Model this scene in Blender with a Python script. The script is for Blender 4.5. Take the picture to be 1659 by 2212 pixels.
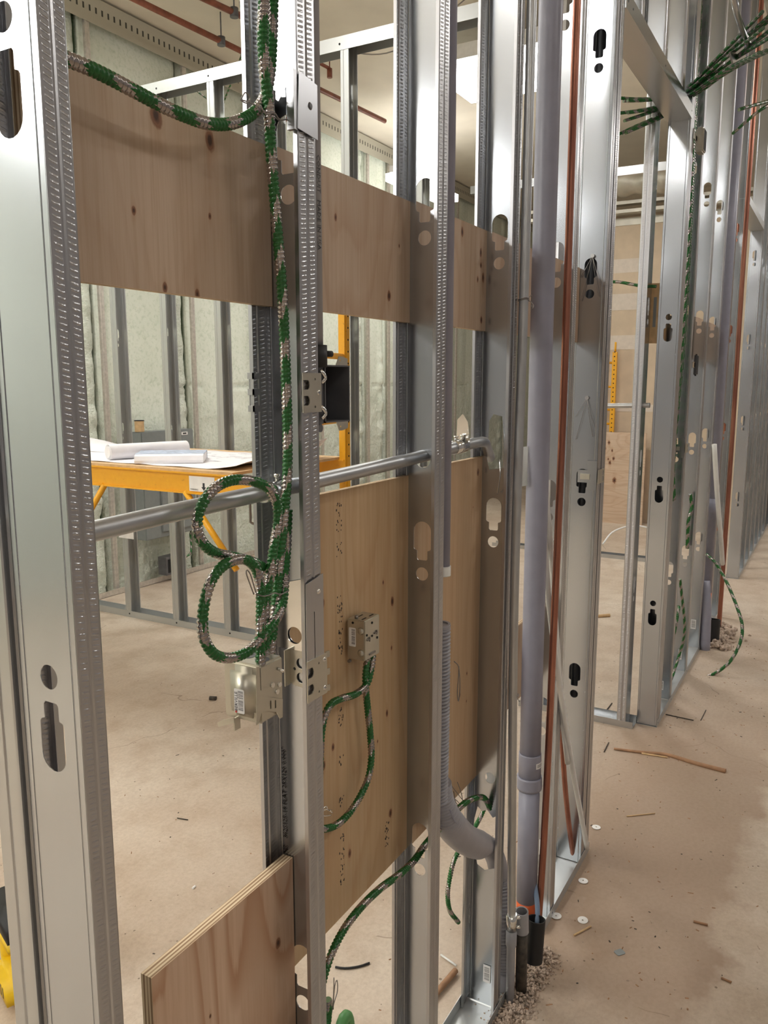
import bpy, math, random
from mathutils import Vector, Matrix, noise
from mathutils.geometry import tessellate_polygon
random.seed(7)
for o in list(bpy.data.objects): bpy.data.objects.remove(o, do_unlink=True)
scn = bpy.context.scene
COL = scn.collection
R = math.radians
PI = math.pi

# ---------------------------------------------------------------- camera
cd = bpy.data.cameras.new('camera'); cam = bpy.data.objects.new('camera', cd); COL.objects.link(cam)
cam.location = (0, -0.66, 1.62)
cam.rotation_euler = (R(80.8), 0, R(-60.4))
cd.sensor_fit = 'HORIZONTAL'; cd.sensor_width = 36.0; cd.lens = 36.0*1740/1659
cd.clip_start = 0.02
scn.camera = cam
# ---------------------------------------------------------------- world, exposure
w = bpy.data.worlds.new('world'); scn.world = w; w.use_nodes = True
w.node_tree.nodes['Background'].inputs[0].default_value = (0.9, 0.93, 1.0, 1)
w.node_tree.nodes['Background'].inputs[1].default_value = 0.12
scn.view_settings.view_transform = 'Standard'
scn.view_settings.look = 'None'
scn.view_settings.exposure = 0.12
scn.view_settings.gamma = 1.0
scn.view_settings.use_curve_mapping = False
# ceiling fluorescents, plus an added fill hidden behind a stud: (x, y, z, length along x, width, power multiplier)
LIGHTS = [(-1.9, 2.0, 3.02, 1.25, 0.28, 2.9), (-1.45, 2.75, 3.05, 1.25, 0.3, 2.6), (-3.2, -2.6, 3.9, 1.25, 0.3, 1.6),
          (1.9, 2.3, 3.95, 1.2, 0.3, 2.6), (1.6, -3.2, 3.95, 1.2, 0.3, 1.2), (5.2, -2.4, 3.95, 1.2, 0.3, 2.6),
          (8.6, -1.9, 3.95, 1.2, 0.3, 2.6), (11.5, -1.9, 3.95, 1.2, 0.3, 1.6),
          (6.38, 1.80, 3.98, 0.84, 1.08, 1.6), (2.9, 3.5, 3.95, 1.2, 0.3, 1.8), (8.0, 3.4, 3.60, 1.2, 0.25, 1.3),  # last in this row is unseen, added to brighten the far ceiling
          (-1.0, 0.9, 3.95, 1.2, 0.3, 1.6)]
LIGHT_STRENGTH = 12.0

# ---------------------------------------------------------------- materials
def newmat(name):
    m = bpy.data.materials.new(name); m.use_nodes = True
    nt = m.node_tree; b = nt.nodes['Principled BSDF']
    return m, nt, b
def N(nt, t, **kw):
    n = nt.nodes.new(t)
    for k, v in kw.items():
        if k.startswith('i_'):
            key = k[2:]
            key = int(key) if key.isdigit() else key
            n.inputs[key].default_value = v
        else: setattr(n, k, v)
    return n
def L(nt, a, b): nt.links.new(a, b)
def coords(nt, scale=(1, 1, 1), out='Object', loc=(0, 0, 0)):
    tc = N(nt, 'ShaderNodeTexCoord'); mp = N(nt, 'ShaderNodeMapping')
    mp.inputs['Scale'].default_value = scale; mp.inputs['Location'].default_value = loc
    L(nt, tc.outputs[out], mp.inputs[0]); return mp.outputs[0]
def nz(nt, vec, scale, detail=3, rough=0.5):
    n = N(nt, 'ShaderNodeTexNoise'); n.inputs['Scale'].default_value = scale
    n.inputs['Detail'].default_value = detail; n.inputs['Roughness'].default_value = rough
    L(nt, vec, n.inputs['Vector']); return n.outputs['Fac']
def ramp(nt, fac, stops):
    r = N(nt, 'ShaderNodeValToRGB'); e = r.color_ramp.elements
    while len(e) < len(stops): e.new(0.5)
    for i, (p, c) in enumerate(stops):
        e[i].position = p; e[i].color = (c[0], c[1], c[2], 1) if not isinstance(c, (int, float)) else (c, c, c, 1)
    L(nt, fac, r.inputs[0]); return r.outputs[0]
def mix(nt, fac, a, b, mode='MIX'):
    m = N(nt, 'ShaderNodeMix', data_type='RGBA', blend_type=mode)
    for s, v in ((0, fac), (6, a), (7, b)):
        if hasattr(v, 'is_linked'): L(nt, v, m.inputs[s])
        elif s == 0: m.inputs[0].default_value = v
        else: m.inputs[s].default_value = (v[0], v[1], v[2], 1)
    return m.outputs[2]
def mth(nt, op, a, b=None, c=None):
    m = N(nt, 'ShaderNodeMath', operation=op)
    for i, v in enumerate((a, b, c)):
        if v is None: continue
        if hasattr(v, 'is_linked'): L(nt, v, m.inputs[i])
        else: m.inputs[i].default_value = v
    return m.outputs[0]
def bump(nt, b, h, dist, strength=1.0):
    n = N(nt, 'ShaderNodeBump'); n.inputs['Strength'].default_value = strength; n.inputs['Distance'].default_value = dist
    L(nt, h, n.inputs['Height']); L(nt, n.outputs[0], b.inputs['Normal'])
def sepxyz(nt, v):
    s = N(nt, 'ShaderNodeSeparateXYZ'); L(nt, v, s.inputs[0]); return s.outputs
def plain(name, c, rough=0.5, metal=0.0, var=0.06, bsc=0, scale=25, spec=None):
    m, nt, b = newmat(name)
    v = coords(nt); f = nz(nt, v, scale, 4)
    col = ramp(nt, f, [(0.3, [x*(1-var) for x in c]), (0.7, [min(1, x*(1+var)) for x in c])])
    L(nt, col, b.inputs['Base Color']); b.inputs['Roughness'].default_value = rough; b.inputs['Metallic'].default_value = metal
    if bsc: bump(nt, b, f, bsc)
    return m
def galvanised(name, base=(0.50, 0.525, 0.56), kind='web', rough=0.215, metal=0.95):
    m, nt, b = newmat(name)
    v = coords(nt)
    spangle = nz(nt, v, 55, 2, 0.4)
    streak = nz(nt, coords(nt, (60, 60, 1.5)), 1.0, 2, 0.5)
    big = nz(nt, v, 4.0, 0)
    col = mix(nt, streak, [x*0.98 for x in base], [min(1, x*1.02) for x in base])
    big2 = nz(nt, v, 9.0, 0)
    L(nt, col, b.inputs['Base Color']); b.inputs['Metallic'].default_value = metal
    b.inputs['Roughness'].default_value = rough
    s = sepxyz(nt, v)
    if kind == 'web':       # two shallow ribs near the edges and a slight waviness
        def rib(y0): 
            d = mth(nt, 'ABSOLUTE', mth(nt, 'SUBTRACT', s[1], y0))
            return mth(nt, 'MAXIMUM', mth(nt, 'SUBTRACT', 1.0, mth(nt, 'DIVIDE', d, 0.0012)), 0.0)
        h = mth(nt, 'ADD', rib(0.0095), rib(0.0825))
        h = mth(nt, 'ADD', mth(nt, 'MULTIPLY', h, 0.35), mth(nt, 'MULTIPLY', big, 1.6))
        bump(nt, b, h, 0.0025)
    elif kind == 'flange':  # two columns of rolled knurling
        ph = mth(nt, 'MULTIPLY_ADD', s[2], 2*PI/0.0062, mth(nt, 'MULTIPLY', s[0], 180.0))
        wv = mth(nt, 'MAXIMUM', mth(nt, 'SINE', ph), 0.0)
        def colm(x0, wd):
            d = mth(nt, 'ABSOLUTE', mth(nt, 'SUBTRACT', s[0], x0))
            return mth(nt, 'MAXIMUM', mth(nt, 'SUBTRACT', 1.0, mth(nt, 'POWER', mth(nt, 'DIVIDE', d, wd), 4.0)), 0.0)
        mk = mth(nt, 'ADD', colm(0.0105, 0.0062), colm(0.031, 0.0062))
        h = mth(nt, 'MULTIPLY', wv, mth(nt, 'MULTIPLY', mk, mth(nt, 'MULTIPLY_ADD', nz(nt, v, 160, 2, 0.6), 1.6, -0.25)))
        bump(nt, b, h, 0.0008)
    else:
        bump(nt, b, big, 0.003)
    return m
M = {}
M['web'] = galvanised('galvanised_web'); M['flange'] = galvanised('galvanised_knurled_flange', (0.47, 0.47, 0.485), 'flange', 0.3)
M['sheet'] = galvanised('galvanised_sheet', (0.50, 0.515, 0.53), 'sheet', 0.26)
M['track'] = galvanised('galvanised_track', (0.50, 0.515, 0.51), 'sheet', 0.35, 0.6)
M['bright'] = plain('bright_zinc', (0.78, 0.78, 0.76), 0.16, 1.0, 0.04)
M['boxsteel'] = plain('zinc_plated_box_steel', (0.56, 0.53, 0.45), 0.38, 0.85, 0.05, 0.0003, 30)
M['darksteel'] = plain('black_oiled_steel', (0.13, 0.13, 0.14), 0.42, 0.25, 0.15)
M['black'] = plain('black_rubber', (0.012, 0.012, 0.013), 0.55)
M['void'] = plain('dark_opening', (0.01, 0.01, 0.01), 0.8)
M['emt'] = plain('emt_conduit_zinc', (0.50, 0.51, 0.52), 0.40, 0.95, 0.05)
M['pvc'] = plain('grey_pvc', (0.29, 0.29, 0.36), 0.38, 0.0, 0.05)
M['pvc_light'] = plain('light_grey_pvc', (0.34, 0.34, 0.36), 0.35, 0.0, 0.05)
M['ent'] = plain('grey_corrugated_conduit', (0.33, 0.32, 0.345), 0.42, 0.0, 0.05)
M['white_plastic'] = plain('white_plastic', (0.80, 0.80, 0.78), 0.4, 0.0, 0.04)
M['paper'] = plain('paper', (0.86, 0.85, 0.88), 0.7, 0.0, 0.03)
M['ink'] = plain('black_ink', (0.03, 0.03, 0.035), 0.6)
M['faint_ink'] = plain('faded_grey_ink', (0.16, 0.16, 0.18), 0.6)
M['red'] = plain('red_paint', (0.55, 0.04, 0.03), 0.5)
M['orange_plastic'] = plain('orange_plastic', (0.75, 0.13, 0.03), 0.45)
M['blue_pipe'] = plain('blue_pex', (0.20, 0.28, 0.42), 0.4)
M['green_pex'] = plain('green_plastic', (0.10, 0.30, 0.10), 0.4)
M['wire'] = plain('tie_wire', (0.28, 0.26, 0.25), 0.4, 0.9)
M['panelgrey'] = plain('panel_grey_enamel', (0.23, 0.25, 0.25), 0.45)
M['wallgrey'] = plain('dull_grey_wall', (0.36, 0.35, 0.37), 0.8)
M['drywall'] = plain('tan_drywall', (0.60, 0.48, 0.35), 0.8, 0, 0.08, 0.0005, 6)
M['joint'] = plain('joint_compound', (0.66, 0.58, 0.50), 0.8, 0, 0.05)
M['ceiling'] = plain('cream_ceiling_board', (0.80, 0.735, 0.62), 0.85, 0, 0.05, 0.0, 3)
M['duct'] = plain('dull_duct_steel', (0.5, 0.47, 0.4), 0.45, 0.6, 0.12, 0.002, 8)
M['rust_pipe'] = plain('red_oxide_pipe', (0.24, 0.075, 0.04), 0.5, 0.1, 0.3, 0.0005, 18)
M['dirt'] = plain('old_black_pipe', (0.05, 0.04, 0.03), 0.55, 0.0, 0.7, 0.001, 60)
M['rubble'] = plain('broken_concrete', (0.47, 0.37, 0.295), 0.9, 0, 0.3, 0.002, 60)
M['pine'] = plain('pine_offcut', (0.62, 0.42, 0.22), 0.7, 0, 0.15, 0, 30)
M['brownstick'] = plain('red_brown_stick', (0.36, 0.20, 0.11), 0.7, 0, 0.2, 0, 30)
M['bluepaint'] = plain('blue_cover_print', (0.45, 0.52, 0.66), 0.5, 0, 0.3, 0, 40)
M['label'] = plain('white_label', (0.85, 0.84, 0.83), 0.5)
M['foam_dark'] = plain('shadow_green_foam', (0.30, 0.40, 0.27), 0.9, 0, 0.2, 0.003, 60)
M['bare'] = plain('dusty_steel_face', (0.60, 0.56, 0.50), 0.5, 0.5, 0.15, 0.0005, 40)

def copper():
    m, nt, b = newmat('copper_pipe')
    f = nz(nt, coords(nt, (30, 30, 3)), 1.0, 4, 0.6)
    L(nt, ramp(nt, f, [(0.3, (0.26, 0.10, 0.07)), (0.6, (0.44, 0.19, 0.13)), (0.8, (0.55, 0.28, 0.20))]), b.inputs['Base Color'])
    b.inputs['Metallic'].default_value = 0.85
    L(nt, ramp(nt, f, [(0.3, 0.45), (0.7, 0.28)]), b.inputs['Roughness'])
    return m
M['copper'] = copper()
def yellow():
    m, nt, b = newmat('chipped_yellow_paint')
    f = nz(nt, coords(nt), 45, 5, 0.7)
    c = ramp(nt, f, [(0.0, (0.10, 0.06, 0.03)), (0.30, (0.35, 0.17, 0.03)), (0.345, (0.80, 0.38, 0.015)), (0.8, (0.86, 0.44, 0.02))])
    L(nt, c, b.inputs['Base Color']); b.inputs['Roughness'].default_value = 0.4
    return m
M['yellow'] = yellow()
M['toolyellow'] = plain('tool_yellow_plastic', (0.85, 0.55, 0.01), 0.4, 0, 0.04)

def floor_mat():
    m, nt, b = newmat('dusty_concrete')
    v = coords(nt)
    a = nz(nt, v, 0.9, 4, 0.55); c = nz(nt, v, 5, 6, 0.65); d = nz(nt, v, 70, 3, 0.7)
    col = ramp(nt, a, [(0.30, (0.46, 0.36, 0.275)), (0.5, (0.56, 0.465, 0.37)), (0.7, (0.63, 0.55, 0.455))])
    col = mix(nt, ramp(nt, c, [(0.36, 0.5), (0.56, 0.0)]), col, (0.40, 0.30, 0.215))
    col = mix(nt, ramp(nt, nz(nt, coords(nt, (1, 1, 1), loc=(3, 7, 0)), 11, 5, 0.7), [(0.60, 0.0), (0.72, 0.5)]), col, (0.63, 0.55, 0.45))
    fs = sepxyz(nt, v)      # trodden reddish dust spread along the foot of the partition
    edge = mth(nt, 'ADD', fs[1], mth(nt, 'MULTIPLY_ADD', fs[0], 0.055, mth(nt, 'MULTIPLY_ADD', nz(nt, v, 5, 4, 0.6), 0.34, 0.05)))
    dust = mth(nt, 'MULTIPLY', ramp(nt, mth(nt, 'ADD', edge, 0.5), [(0.35, 0.0), (0.43, 1.0)]), ramp(nt, mth(nt, 'SUBTRACT', 0.6, fs[1]), [(0.3, 0.0), (0.6, 1.0)]))
    dust = mth(nt, 'MULTIPLY', dust, ramp(nt, mth(nt, 'DIVIDE', fs[0], 8.0), [(0.21, 0.15), (0.25, 1.0), (0.45, 1.0), (0.62, 0.1)]))
    col = mix(nt, mth(nt, 'MULTIPLY', dust, mth(nt, 'MULTIPLY_ADD', c, 0.9, 0.25)), col, (0.33, 0.22, 0.15))
    vo = N(nt, 'ShaderNodeTexVoronoi', feature='F1'); vo.inputs['Scale'].default_value = 22; vo.inputs['Randomness'].default_value = 1
    L(nt, v, vo.inputs['Vector'])
    speck = mth(nt, 'LESS_THAN', vo.outputs['Distance'], mth(nt, 'MULTIPLY', nz(nt, v, 3, 2), 0.16))
    speck = mth(nt, 'MULTIPLY', speck, mth(nt, 'GREATER_THAN', nz(nt, v, 17, 2), 0.53))
    col = mix(nt, mth(nt, 'MULTIPLY', speck, 0.8), col, (0.13, 0.09, 0.06))
    col = mix(nt, mth(nt, 'MULTIPLY', ramp(nt, d, [(0.35, 1.0), (0.6, 0.0)]), 0.22), col, (0.25, 0.18, 0.12))
    # thin cracks
    cv = N(nt, 'ShaderNodeTexVoronoi', feature='DISTANCE_TO_EDGE'); cv.inputs['Scale'].default_value = 0.8
    wob = N(nt, 'ShaderNodeVectorMath', operation='ADD'); L(nt, v, wob.inputs[0])
    nn = N(nt, 'ShaderNodeTexNoise'); nn.inputs['Scale'].default_value = 4; L(nt, v, nn.inputs['Vector'])
    sc = N(nt, 'ShaderNodeVectorMath', operation='SCALE'); sc.inputs[3].default_value = 0.25; L(nt, nn.outputs['Color'], sc.inputs[0]); L(nt, sc.outputs[0], wob.inputs[1])
    L(nt, wob.outputs[0], cv.inputs['Vector'])
    crack = mth(nt, 'MULTIPLY', mth(nt, 'LESS_THAN', cv.outputs['Distance'], 0.0016), mth(nt, 'GREATER_THAN', nz(nt, v, 2.3, 1), 0.52))
    col = mix(nt, mth(nt, 'MULTIPLY', crack, 0.5), col, (0.18, 0.12, 0.08))
    L(nt, col, b.inputs['Base Color'])
    L(nt, ramp(nt, c, [(0.3, 0.72), (0.7, 0.5)]), b.inputs['Roughness'])
    h = mth(nt, 'ADD', mth(nt, 'MULTIPLY', c, 1.0), mth(nt, 'MULTIPLY', d, 0.25))
    bump(nt, b, h, 0.004, 0.6)
    return m
M['floor'] = floor_mat()
def foam_mat():
    m, nt, b = newmat('pale_green_spray_foam')
    v = coords(nt)
    a = nz(nt, v, 3, 4, 0.6); f = nz(nt, v, 38, 5, 0.65)
    col = ramp(nt, a, [(0.3, (0.74, 0.79, 0.67)), (0.7, (0.82, 0.86, 0.76))])
    col = mix(nt, ramp(nt, f, [(0.3, 0.6), (0.5, 0.0)]), col, (0.50, 0.59, 0.44))
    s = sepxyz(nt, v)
    col = mix(nt, ramp(nt, mth(nt, 'SUBTRACT', s[1], 4.0), [(0.232, 0.0), (0.262, 1.0)]), col, (0.13, 0.20, 0.11))  # slit recesses coloured darker: painted depth shade together with yellowed foam
    L(nt, col, b.inputs['Base Color']); b.inputs['Roughness'].default_value = 0.75
    low = ramp(nt, mth(nt, 'ADD', mth(nt, 'MULTIPLY', s[2], 0.4), mth(nt, 'MULTIPLY', a, 0.7)), [(0.72, 1.0), (0.98, 0.06)])
    fm = mth(nt, 'FRACT', mth(nt, 'DIVIDE', mth(nt, 'SUBTRACT', s[0], 4.25), 0.9625))
    low = mth(nt, 'MAXIMUM', low, ramp(nt, fm, [(0.76, 0.1), (0.88, 1.0)]))
    bump(nt, b, mth(nt, 'MULTIPLY', f, low), 0.032, 0.9)
    return m
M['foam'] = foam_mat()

def plywood(name, knots=(), horizontal=False, tone=1.0, seed=0.0, strength=1.0, base=(0.60, 0.465, 0.345)):
    m, nt, b = newmat(name)
    base = tuple(x*tone for x in base)
    tc = N(nt, 'ShaderNodeTexCoord'); raw = tc.outputs['Object']; s = sepxyz(nt, raw)
    def sv(sc, off=0.0):
        if horizontal: sc = (sc[0], sc[2], sc[0])
        mp = N(nt, 'ShaderNodeMapping'); mp.inputs['Scale'].default_value = sc; mp.inputs['Location'].default_value = (seed+off, seed*.3, seed-off); L(nt, raw, mp.inputs[0]); return mp.outputs[0]
    fine = nz(nt, sv((150, 150, 5)), 1.0, 3, 0.6)
    broad = nz(nt, sv((11, 11, 1.1), 3.0), 1.0, 2, 0.5)
    cont = nz(nt, sv((4.2, 4.2, 0.85), 9.0), 1.0, 2, 0.35)       # cathedral grain drawn as contour lines of a slow noise
    fr = mth(nt, 'FRACT', mth(nt, 'MULTIPLY', mth(nt, 'ADD', cont, mth(nt, 'MULTIPLY', fine, 0.012)), 17.0))
    line = ramp(nt, fr, [(0.0, 0.75), (0.10, 1.0), (0.20, 0.25), (0.75, 0.0), (1.0, 0.75)])
    col = ramp(nt, broad, [(0.3, [x*0.90 for x in base]), (0.7, [x*1.06 for x in base])])
    col = mix(nt, ramp(nt, fine, [(0.32, 0.5), (0.56, 0.0)]), col, [base[0]*.80, base[1]*.70, base[2]*.60])
    col = mix(nt, mth(nt, 'MULTIPLY', line, 0.6*strength), col, (base[0]*.68, base[1]*.52, base[2]*.42))
    col = mix(nt, mth(nt, 'MULTIPLY', ramp(nt, nz(nt, sv((5, 5, 2), 5.0), 1.0, 2), [(0.45, 0.0), (0.7, 1.0)]), 0.3), col, (base[0]*.92, base[1]*.78, base[2]*.68))
    for (kx, kz, kr) in knots:
        dx = mth(nt, 'DIVIDE', mth(nt, 'SUBTRACT', s[1 if horizontal else 0], kx), kr*.85)
        dz0 = mth(nt, 'SUBTRACT', s[2], kz)
        dz = mth(nt, 'DIVIDE', dz0, kr*1.3)
        wob = mth(nt, 'MULTIPLY', mth(nt, 'SUBTRACT', nz(nt, sv((90, 90, 60), kx), 1.0, 2), 0.5), 0.8)
        d = mth(nt, 'ADD', mth(nt, 'SQRT', mth(nt, 'ADD', mth(nt, 'MULTIPLY', dx, dx), mth(nt, 'MULTIPLY', dz, dz))), wob)
        dz2 = mth(nt, 'DIVIDE', dz0, kr*4.5); dx2 = mth(nt, 'MULTIPLY', dx, 0.7)
        halo = mth(nt, 'ADD', mth(nt, 'SQRT', mth(nt, 'ADD', mth(nt, 'MULTIPLY', dx2, dx2), mth(nt, 'MULTIPLY', dz2, dz2))), wob)
        col = mix(nt, ramp(nt, halo, [(0.1, 0.55), (1.0, 0.0)]), col, (0.44, 0.25, 0.14))
        col = mix(nt, ramp(nt, d, [(0.75, 0.9), (1.1, 0.0)]), col, (0.24, 0.10, 0.05))
        col = mix(nt, ramp(nt, d, [(0.25, 0.9), (0.6, 0.0)]), col, (0.05, 0.022, 0.014))
    L(nt, col, b.inputs['Base Color']); b.inputs['Roughness'].default_value = 0.6
    bump(nt, b, fine, 0.0005, 0.5)
    return m
def ply_edge():
    m, nt, b = newmat('plywood_edge_plies')
    s = sepxyz(nt, coords(nt))
    w_ = mth(nt, 'SINE', mth(nt, 'MULTIPLY', s[1], 2*PI/0.0058))
    f = nz(nt, coords(nt, (8, 300, 8)), 1.0, 3)
    col = ramp(nt, mth(nt, 'MULTIPLY_ADD', w_, 0.4, f), [(0.2, (0.30, 0.18, 0.10)), (0.55, (0.62, 0.47, 0.30)), (0.9, (0.75, 0.62, 0.43))])
    L(nt, col, b.inputs['Base Color']); b.inputs['Roughness'].default_value = 0.8
    return m
M['plyedge'] = ply_edge()

def armoured(name, green=(0.012, 0.095, 0.018), period=0.060, thr=-0.32):
    m, nt, b = newmat(name)
    uv = N(nt, 'ShaderNodeTexCoord').outputs['UV']; s = sepxyz(nt, uv)
    n1 = N(nt, 'ShaderNodeTexNoise'); n1.inputs['Scale'].default_value = 11; L(nt, uv, n1.inputs['Vector'])
    n2 = nz(nt, coords(nt), 350, 3, 0.7)
    ph = mth(nt, 'MULTIPLY_ADD', s[1], 2*PI/period, mth(nt, 'MULTIPLY', mth(nt, 'SINE', mth(nt, 'MULTIPLY', s[0], 2*PI)), 1.4))
    oi = N(nt, 'ShaderNodeObjectInfo'); ph = mth(nt, 'MULTIPLY_ADD', oi.outputs['Random'], 40.0, ph)
    ph = mth(nt, 'MULTIPLY_ADD', n1.outputs['Fac'], 4.5, ph)
    k = mth(nt, 'SINE', ph)
    k = mth(nt, 'ADD', k, mth(nt, 'MULTIPLY', mth(nt, 'SUBTRACT', n2, 0.5), 0.4))
    mask = mth(nt, 'GREATER_THAN', k, thr)
    gcol = mix(nt, n2, [x*0.55 for x in green], [x*1.9 for x in green])
    col = mix(nt, mask, (0.38, 0.345, 0.33), gcol)
    L(nt, col, b.inputs['Base Color'])
    L(nt, mth(nt, 'MULTIPLY_ADD', mask, -0.9, 0.95), b.inputs['Metallic'])
    b.inputs['Roughness'].default_value = 0.24
    return m
M['cable'] = armoured('green_and_silver_armoured_cable')
def ribbed(name, c, period, metal=0.0):
    m, nt, b = newmat(name)
    b.inputs['Base Color'].default_value = (*c, 1); b.inputs['Metallic'].default_value = metal; b.inputs['Roughness'].default_value = 0.4
    return m
def slot_track():
    m, nt, b = newmat('slotted_deflection_track')
    s = sepxyz(nt, coords(nt))
    fx = mth(nt, 'FRACT', mth(nt, 'DIVIDE', s[0], 0.055))
    a = mth(nt, 'LESS_THAN', fx, 0.28)
    zz = mth(nt, 'MULTIPLY', mth(nt, 'GREATER_THAN', s[2], 4.175), mth(nt, 'LESS_THAN', s[2], 4.215))
    k = mth(nt, 'MULTIPLY', a, zz)
    L(nt, mix(nt, k, (0.50, 0.48, 0.40), (0.05, 0.05, 0.04)), b.inputs['Base Color'])
    b.inputs['Metallic'].default_value = 0.3; b.inputs['Roughness'].default_value = 0.5
    return m
M['slots'] = slot_track()
def emis(name, s):
    m, nt, b = newmat(name)
    b.inputs['Base Color'].default_value = (1, 1, 1, 1)
    b.inputs['Emission Color'].default_value = (1.0, 0.985, 0.95, 1); b.inputs['Emission Strength'].default_value = s
    return m
def barcode():
    m, nt, b = newmat('barcode_print')
    s = sepxyz(nt, N(nt, 'ShaderNodeTexCoord').outputs['UV'])
    n = N(nt, 'ShaderNodeTexNoise', noise_dimensions='1D'); n.inputs['Scale'].default_value = 34; n.inputs['Detail'].default_value = 0
    L(nt, s[1], n.inputs['W'])
    L(nt, mix(nt, mth(nt, 'GREATER_THAN', n.outputs['Fac'], 0.5), (0.04, 0.04, 0.05), (0.85, 0.84, 0.83)), b.inputs['Base Color'])
    b.inputs['Roughness'].default_value = 0.5
    return m
M['barcode'] = barcode()

# ---------------------------------------------------------------- mesh helpers
class MB:
    def __init__(s): s.v = []; s.f = []; s.m = []; s.uv = {}; s.sm = []
    def add(s, verts, faces, mi=0, smooth=False):
        o = len(s.v); s.v += [tuple(p) for p in verts]
        for f in faces: s.f.append([i+o for i in f]); s.m.append(mi); s.sm.append(smooth)
    def box(s, a, b, mi=0, bev=0.0):
        x0, y0, z0 = [min(a[i], b[i]) for i in range(3)]; x1, y1, z1 = [max(a[i], b[i]) for i in range(3)]
        if bev <= 0:
            s.add([(x0,y0,z0),(x1,y0,z0),(x1,y1,z0),(x0,y1,z0),(x0,y0,z1),(x1,y0,z1),(x1,y1,z1),(x0,y1,z1)],
                  [(0,3,2,1),(4,5,6,7),(0,1,5,4),(1,2,6,5),(2,3,7,6),(3,0,4,7)], mi)
        else:
            import bmesh
            bm = bmesh.new(); bmesh.ops.create_cube(bm, size=1)
            for q in bm.verts: q.co = Vector(((q.co.x+.5)*(x1-x0)+x0, (q.co.y+.5)*(y1-y0)+y0, (q.co.z+.5)*(z1-z0)+z0))
            bmesh.ops.bevel(bm, geom=bm.edges[:], offset=bev, segments=2, affect='EDGES')
            bm.verts.ensure_lookup_table()
            s.add([q.co[:] for q in bm.verts], [[q.index for q in f.verts] for f in bm.faces], mi, bev > .007); bm.free()
        return s
    def tube(s, pts, r, n=12, mi=0, caps=True, rf=None, uvs=True):
        P = [Vector(p) for p in pts]; rings = []; acc = 0.0
        T0 = (P[1]-P[0]).normalized(); up = Vector((0, 0, 1)) if abs(T0.z) < 0.9 else Vector((1, 0, 0))
        nrm = (up - T0*up.dot(T0)).normalized(); base = len(s.v); lens = []
        for i, p in enumerate(P):
            T = (P[min(i+1, len(P)-1)] - P[max(i-1, 0)]).normalized()
            nrm = (nrm - T*nrm.dot(T)).normalized(); bn = T.cross(nrm)
            if i: acc += (P[i]-P[i-1]).length
            lens.append(acc)
            for k in range(n):
                a = 2*PI*k/n; rr = r if rf is None else rf(acc, a, i)
                q = p + nrm*(math.cos(a)*rr) + bn*(math.sin(a)*rr); s.v.append(q[:])
        for i in range(len(P)-1):
            for k in range(n):
                k2 = (k+1) % n
                s.f.append([base+i*n+k, base+i*n+k2, base+(i+1)*n+k2, base+(i+1)*n+k]); s.m.append(mi); s.sm.append(True)
                if uvs: s.uv[len(s.f)-1] = [(k/n, lens[i]), ((k+1)/n, lens[i]), ((k+1)/n, lens[i+1]), (k/n, lens[i+1])]
        if caps:
            s.f.append([base+k for k in range(n)][::-1]); s.m.append(mi); s.sm.append(False)
            s.f.append([base+(len(P)-1)*n+k for k in range(n)]); s.m.append(mi); s.sm.append(False)
        return s
    def cyl(s, a, b, r, n=20, mi=0, r2=None):
        r2 = r if r2 is None else r2
        return s.tube([a, b], r, n, mi, True, lambda l, t, i: r if i == 0 else r2)
    def ringtube(s, a, b, ro, ri, n=28, mi=0, depth=None, mi2=None):   # open cup/pipe end with wall thickness, opening at b
        a = Vector(a); b = Vector(b); d = (b-a); depth = depth or d.length*0.9
        t = d.normalized(); inner = b - t*depth
        s.tube([a, b], ro, n, mi, False)
        s.tube([b, b], ro, n, mi, False, lambda l, t_, i: ro if i == 0 else ri) if False else None
        up = Vector((0,0,1)) if abs(t.z) < .9 else Vector((1,0,0)); u = (up - t*up.dot(t)).normalized(); w_ = t.cross(u)
        def ring(c, r): return [(c + u*(math.cos(2*PI*k/n)*r) + w_*(math.sin(2*PI*k/n)*r))[:] for k in range(n)]
        vs = ring(b, ro) + ring(b, ri) + ring(inner, ri)
        fs = []
        for k in range(n):
            k2 = (k+1) % n
            fs.append((k, k2, n+k2, n+k)); fs.append((n+k, n+k2, 2*n+k2, 2*n+k))
        s.add(vs, fs, mi, False); s.add(ring(inner, ri), [list(range(n))], mi2 if mi2 is not None else mi)
        return s
    def plate(s, loops, org, u, v, th, mi=0):   # flat sheet with holes: loops are 2-D outlines, first one the outer
        org = Vector(org); u = Vector(u); v = Vector(v); nn = u.cross(v).normalized()*th
        L3 = [[Vector((p[0], p[1], 0)) for p in lp] for lp in loops]
        tris = tessellate_polygon(L3); flat = [p for lp in L3 for p in lp]
        A = [org + u*p.x + v*p.y for p in flat]; k = len(A)
        fs = []
        for t in tris:
            a, b_, c = [flat[i] for i in t]
            ccw = (b_.x-a.x)*(c.y-a.y)-(b_.y-a.y)*(c.x-a.x) > 0
            t2 = list(t) if ccw else list(t)[::-1]
            fs.append([i+k for i in t2]); fs.append(t2[::-1])
        o = 0
        for lp in L3:
            n = len(lp)
            for i in range(n): j = (i+1) % n; fs.append([o+i, o+j, o+j+k, o+i+k])
            o += n
        s.add([p[:] for p in A] + [(p+nn)[:] for p in A], fs, mi)
        return s
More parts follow.
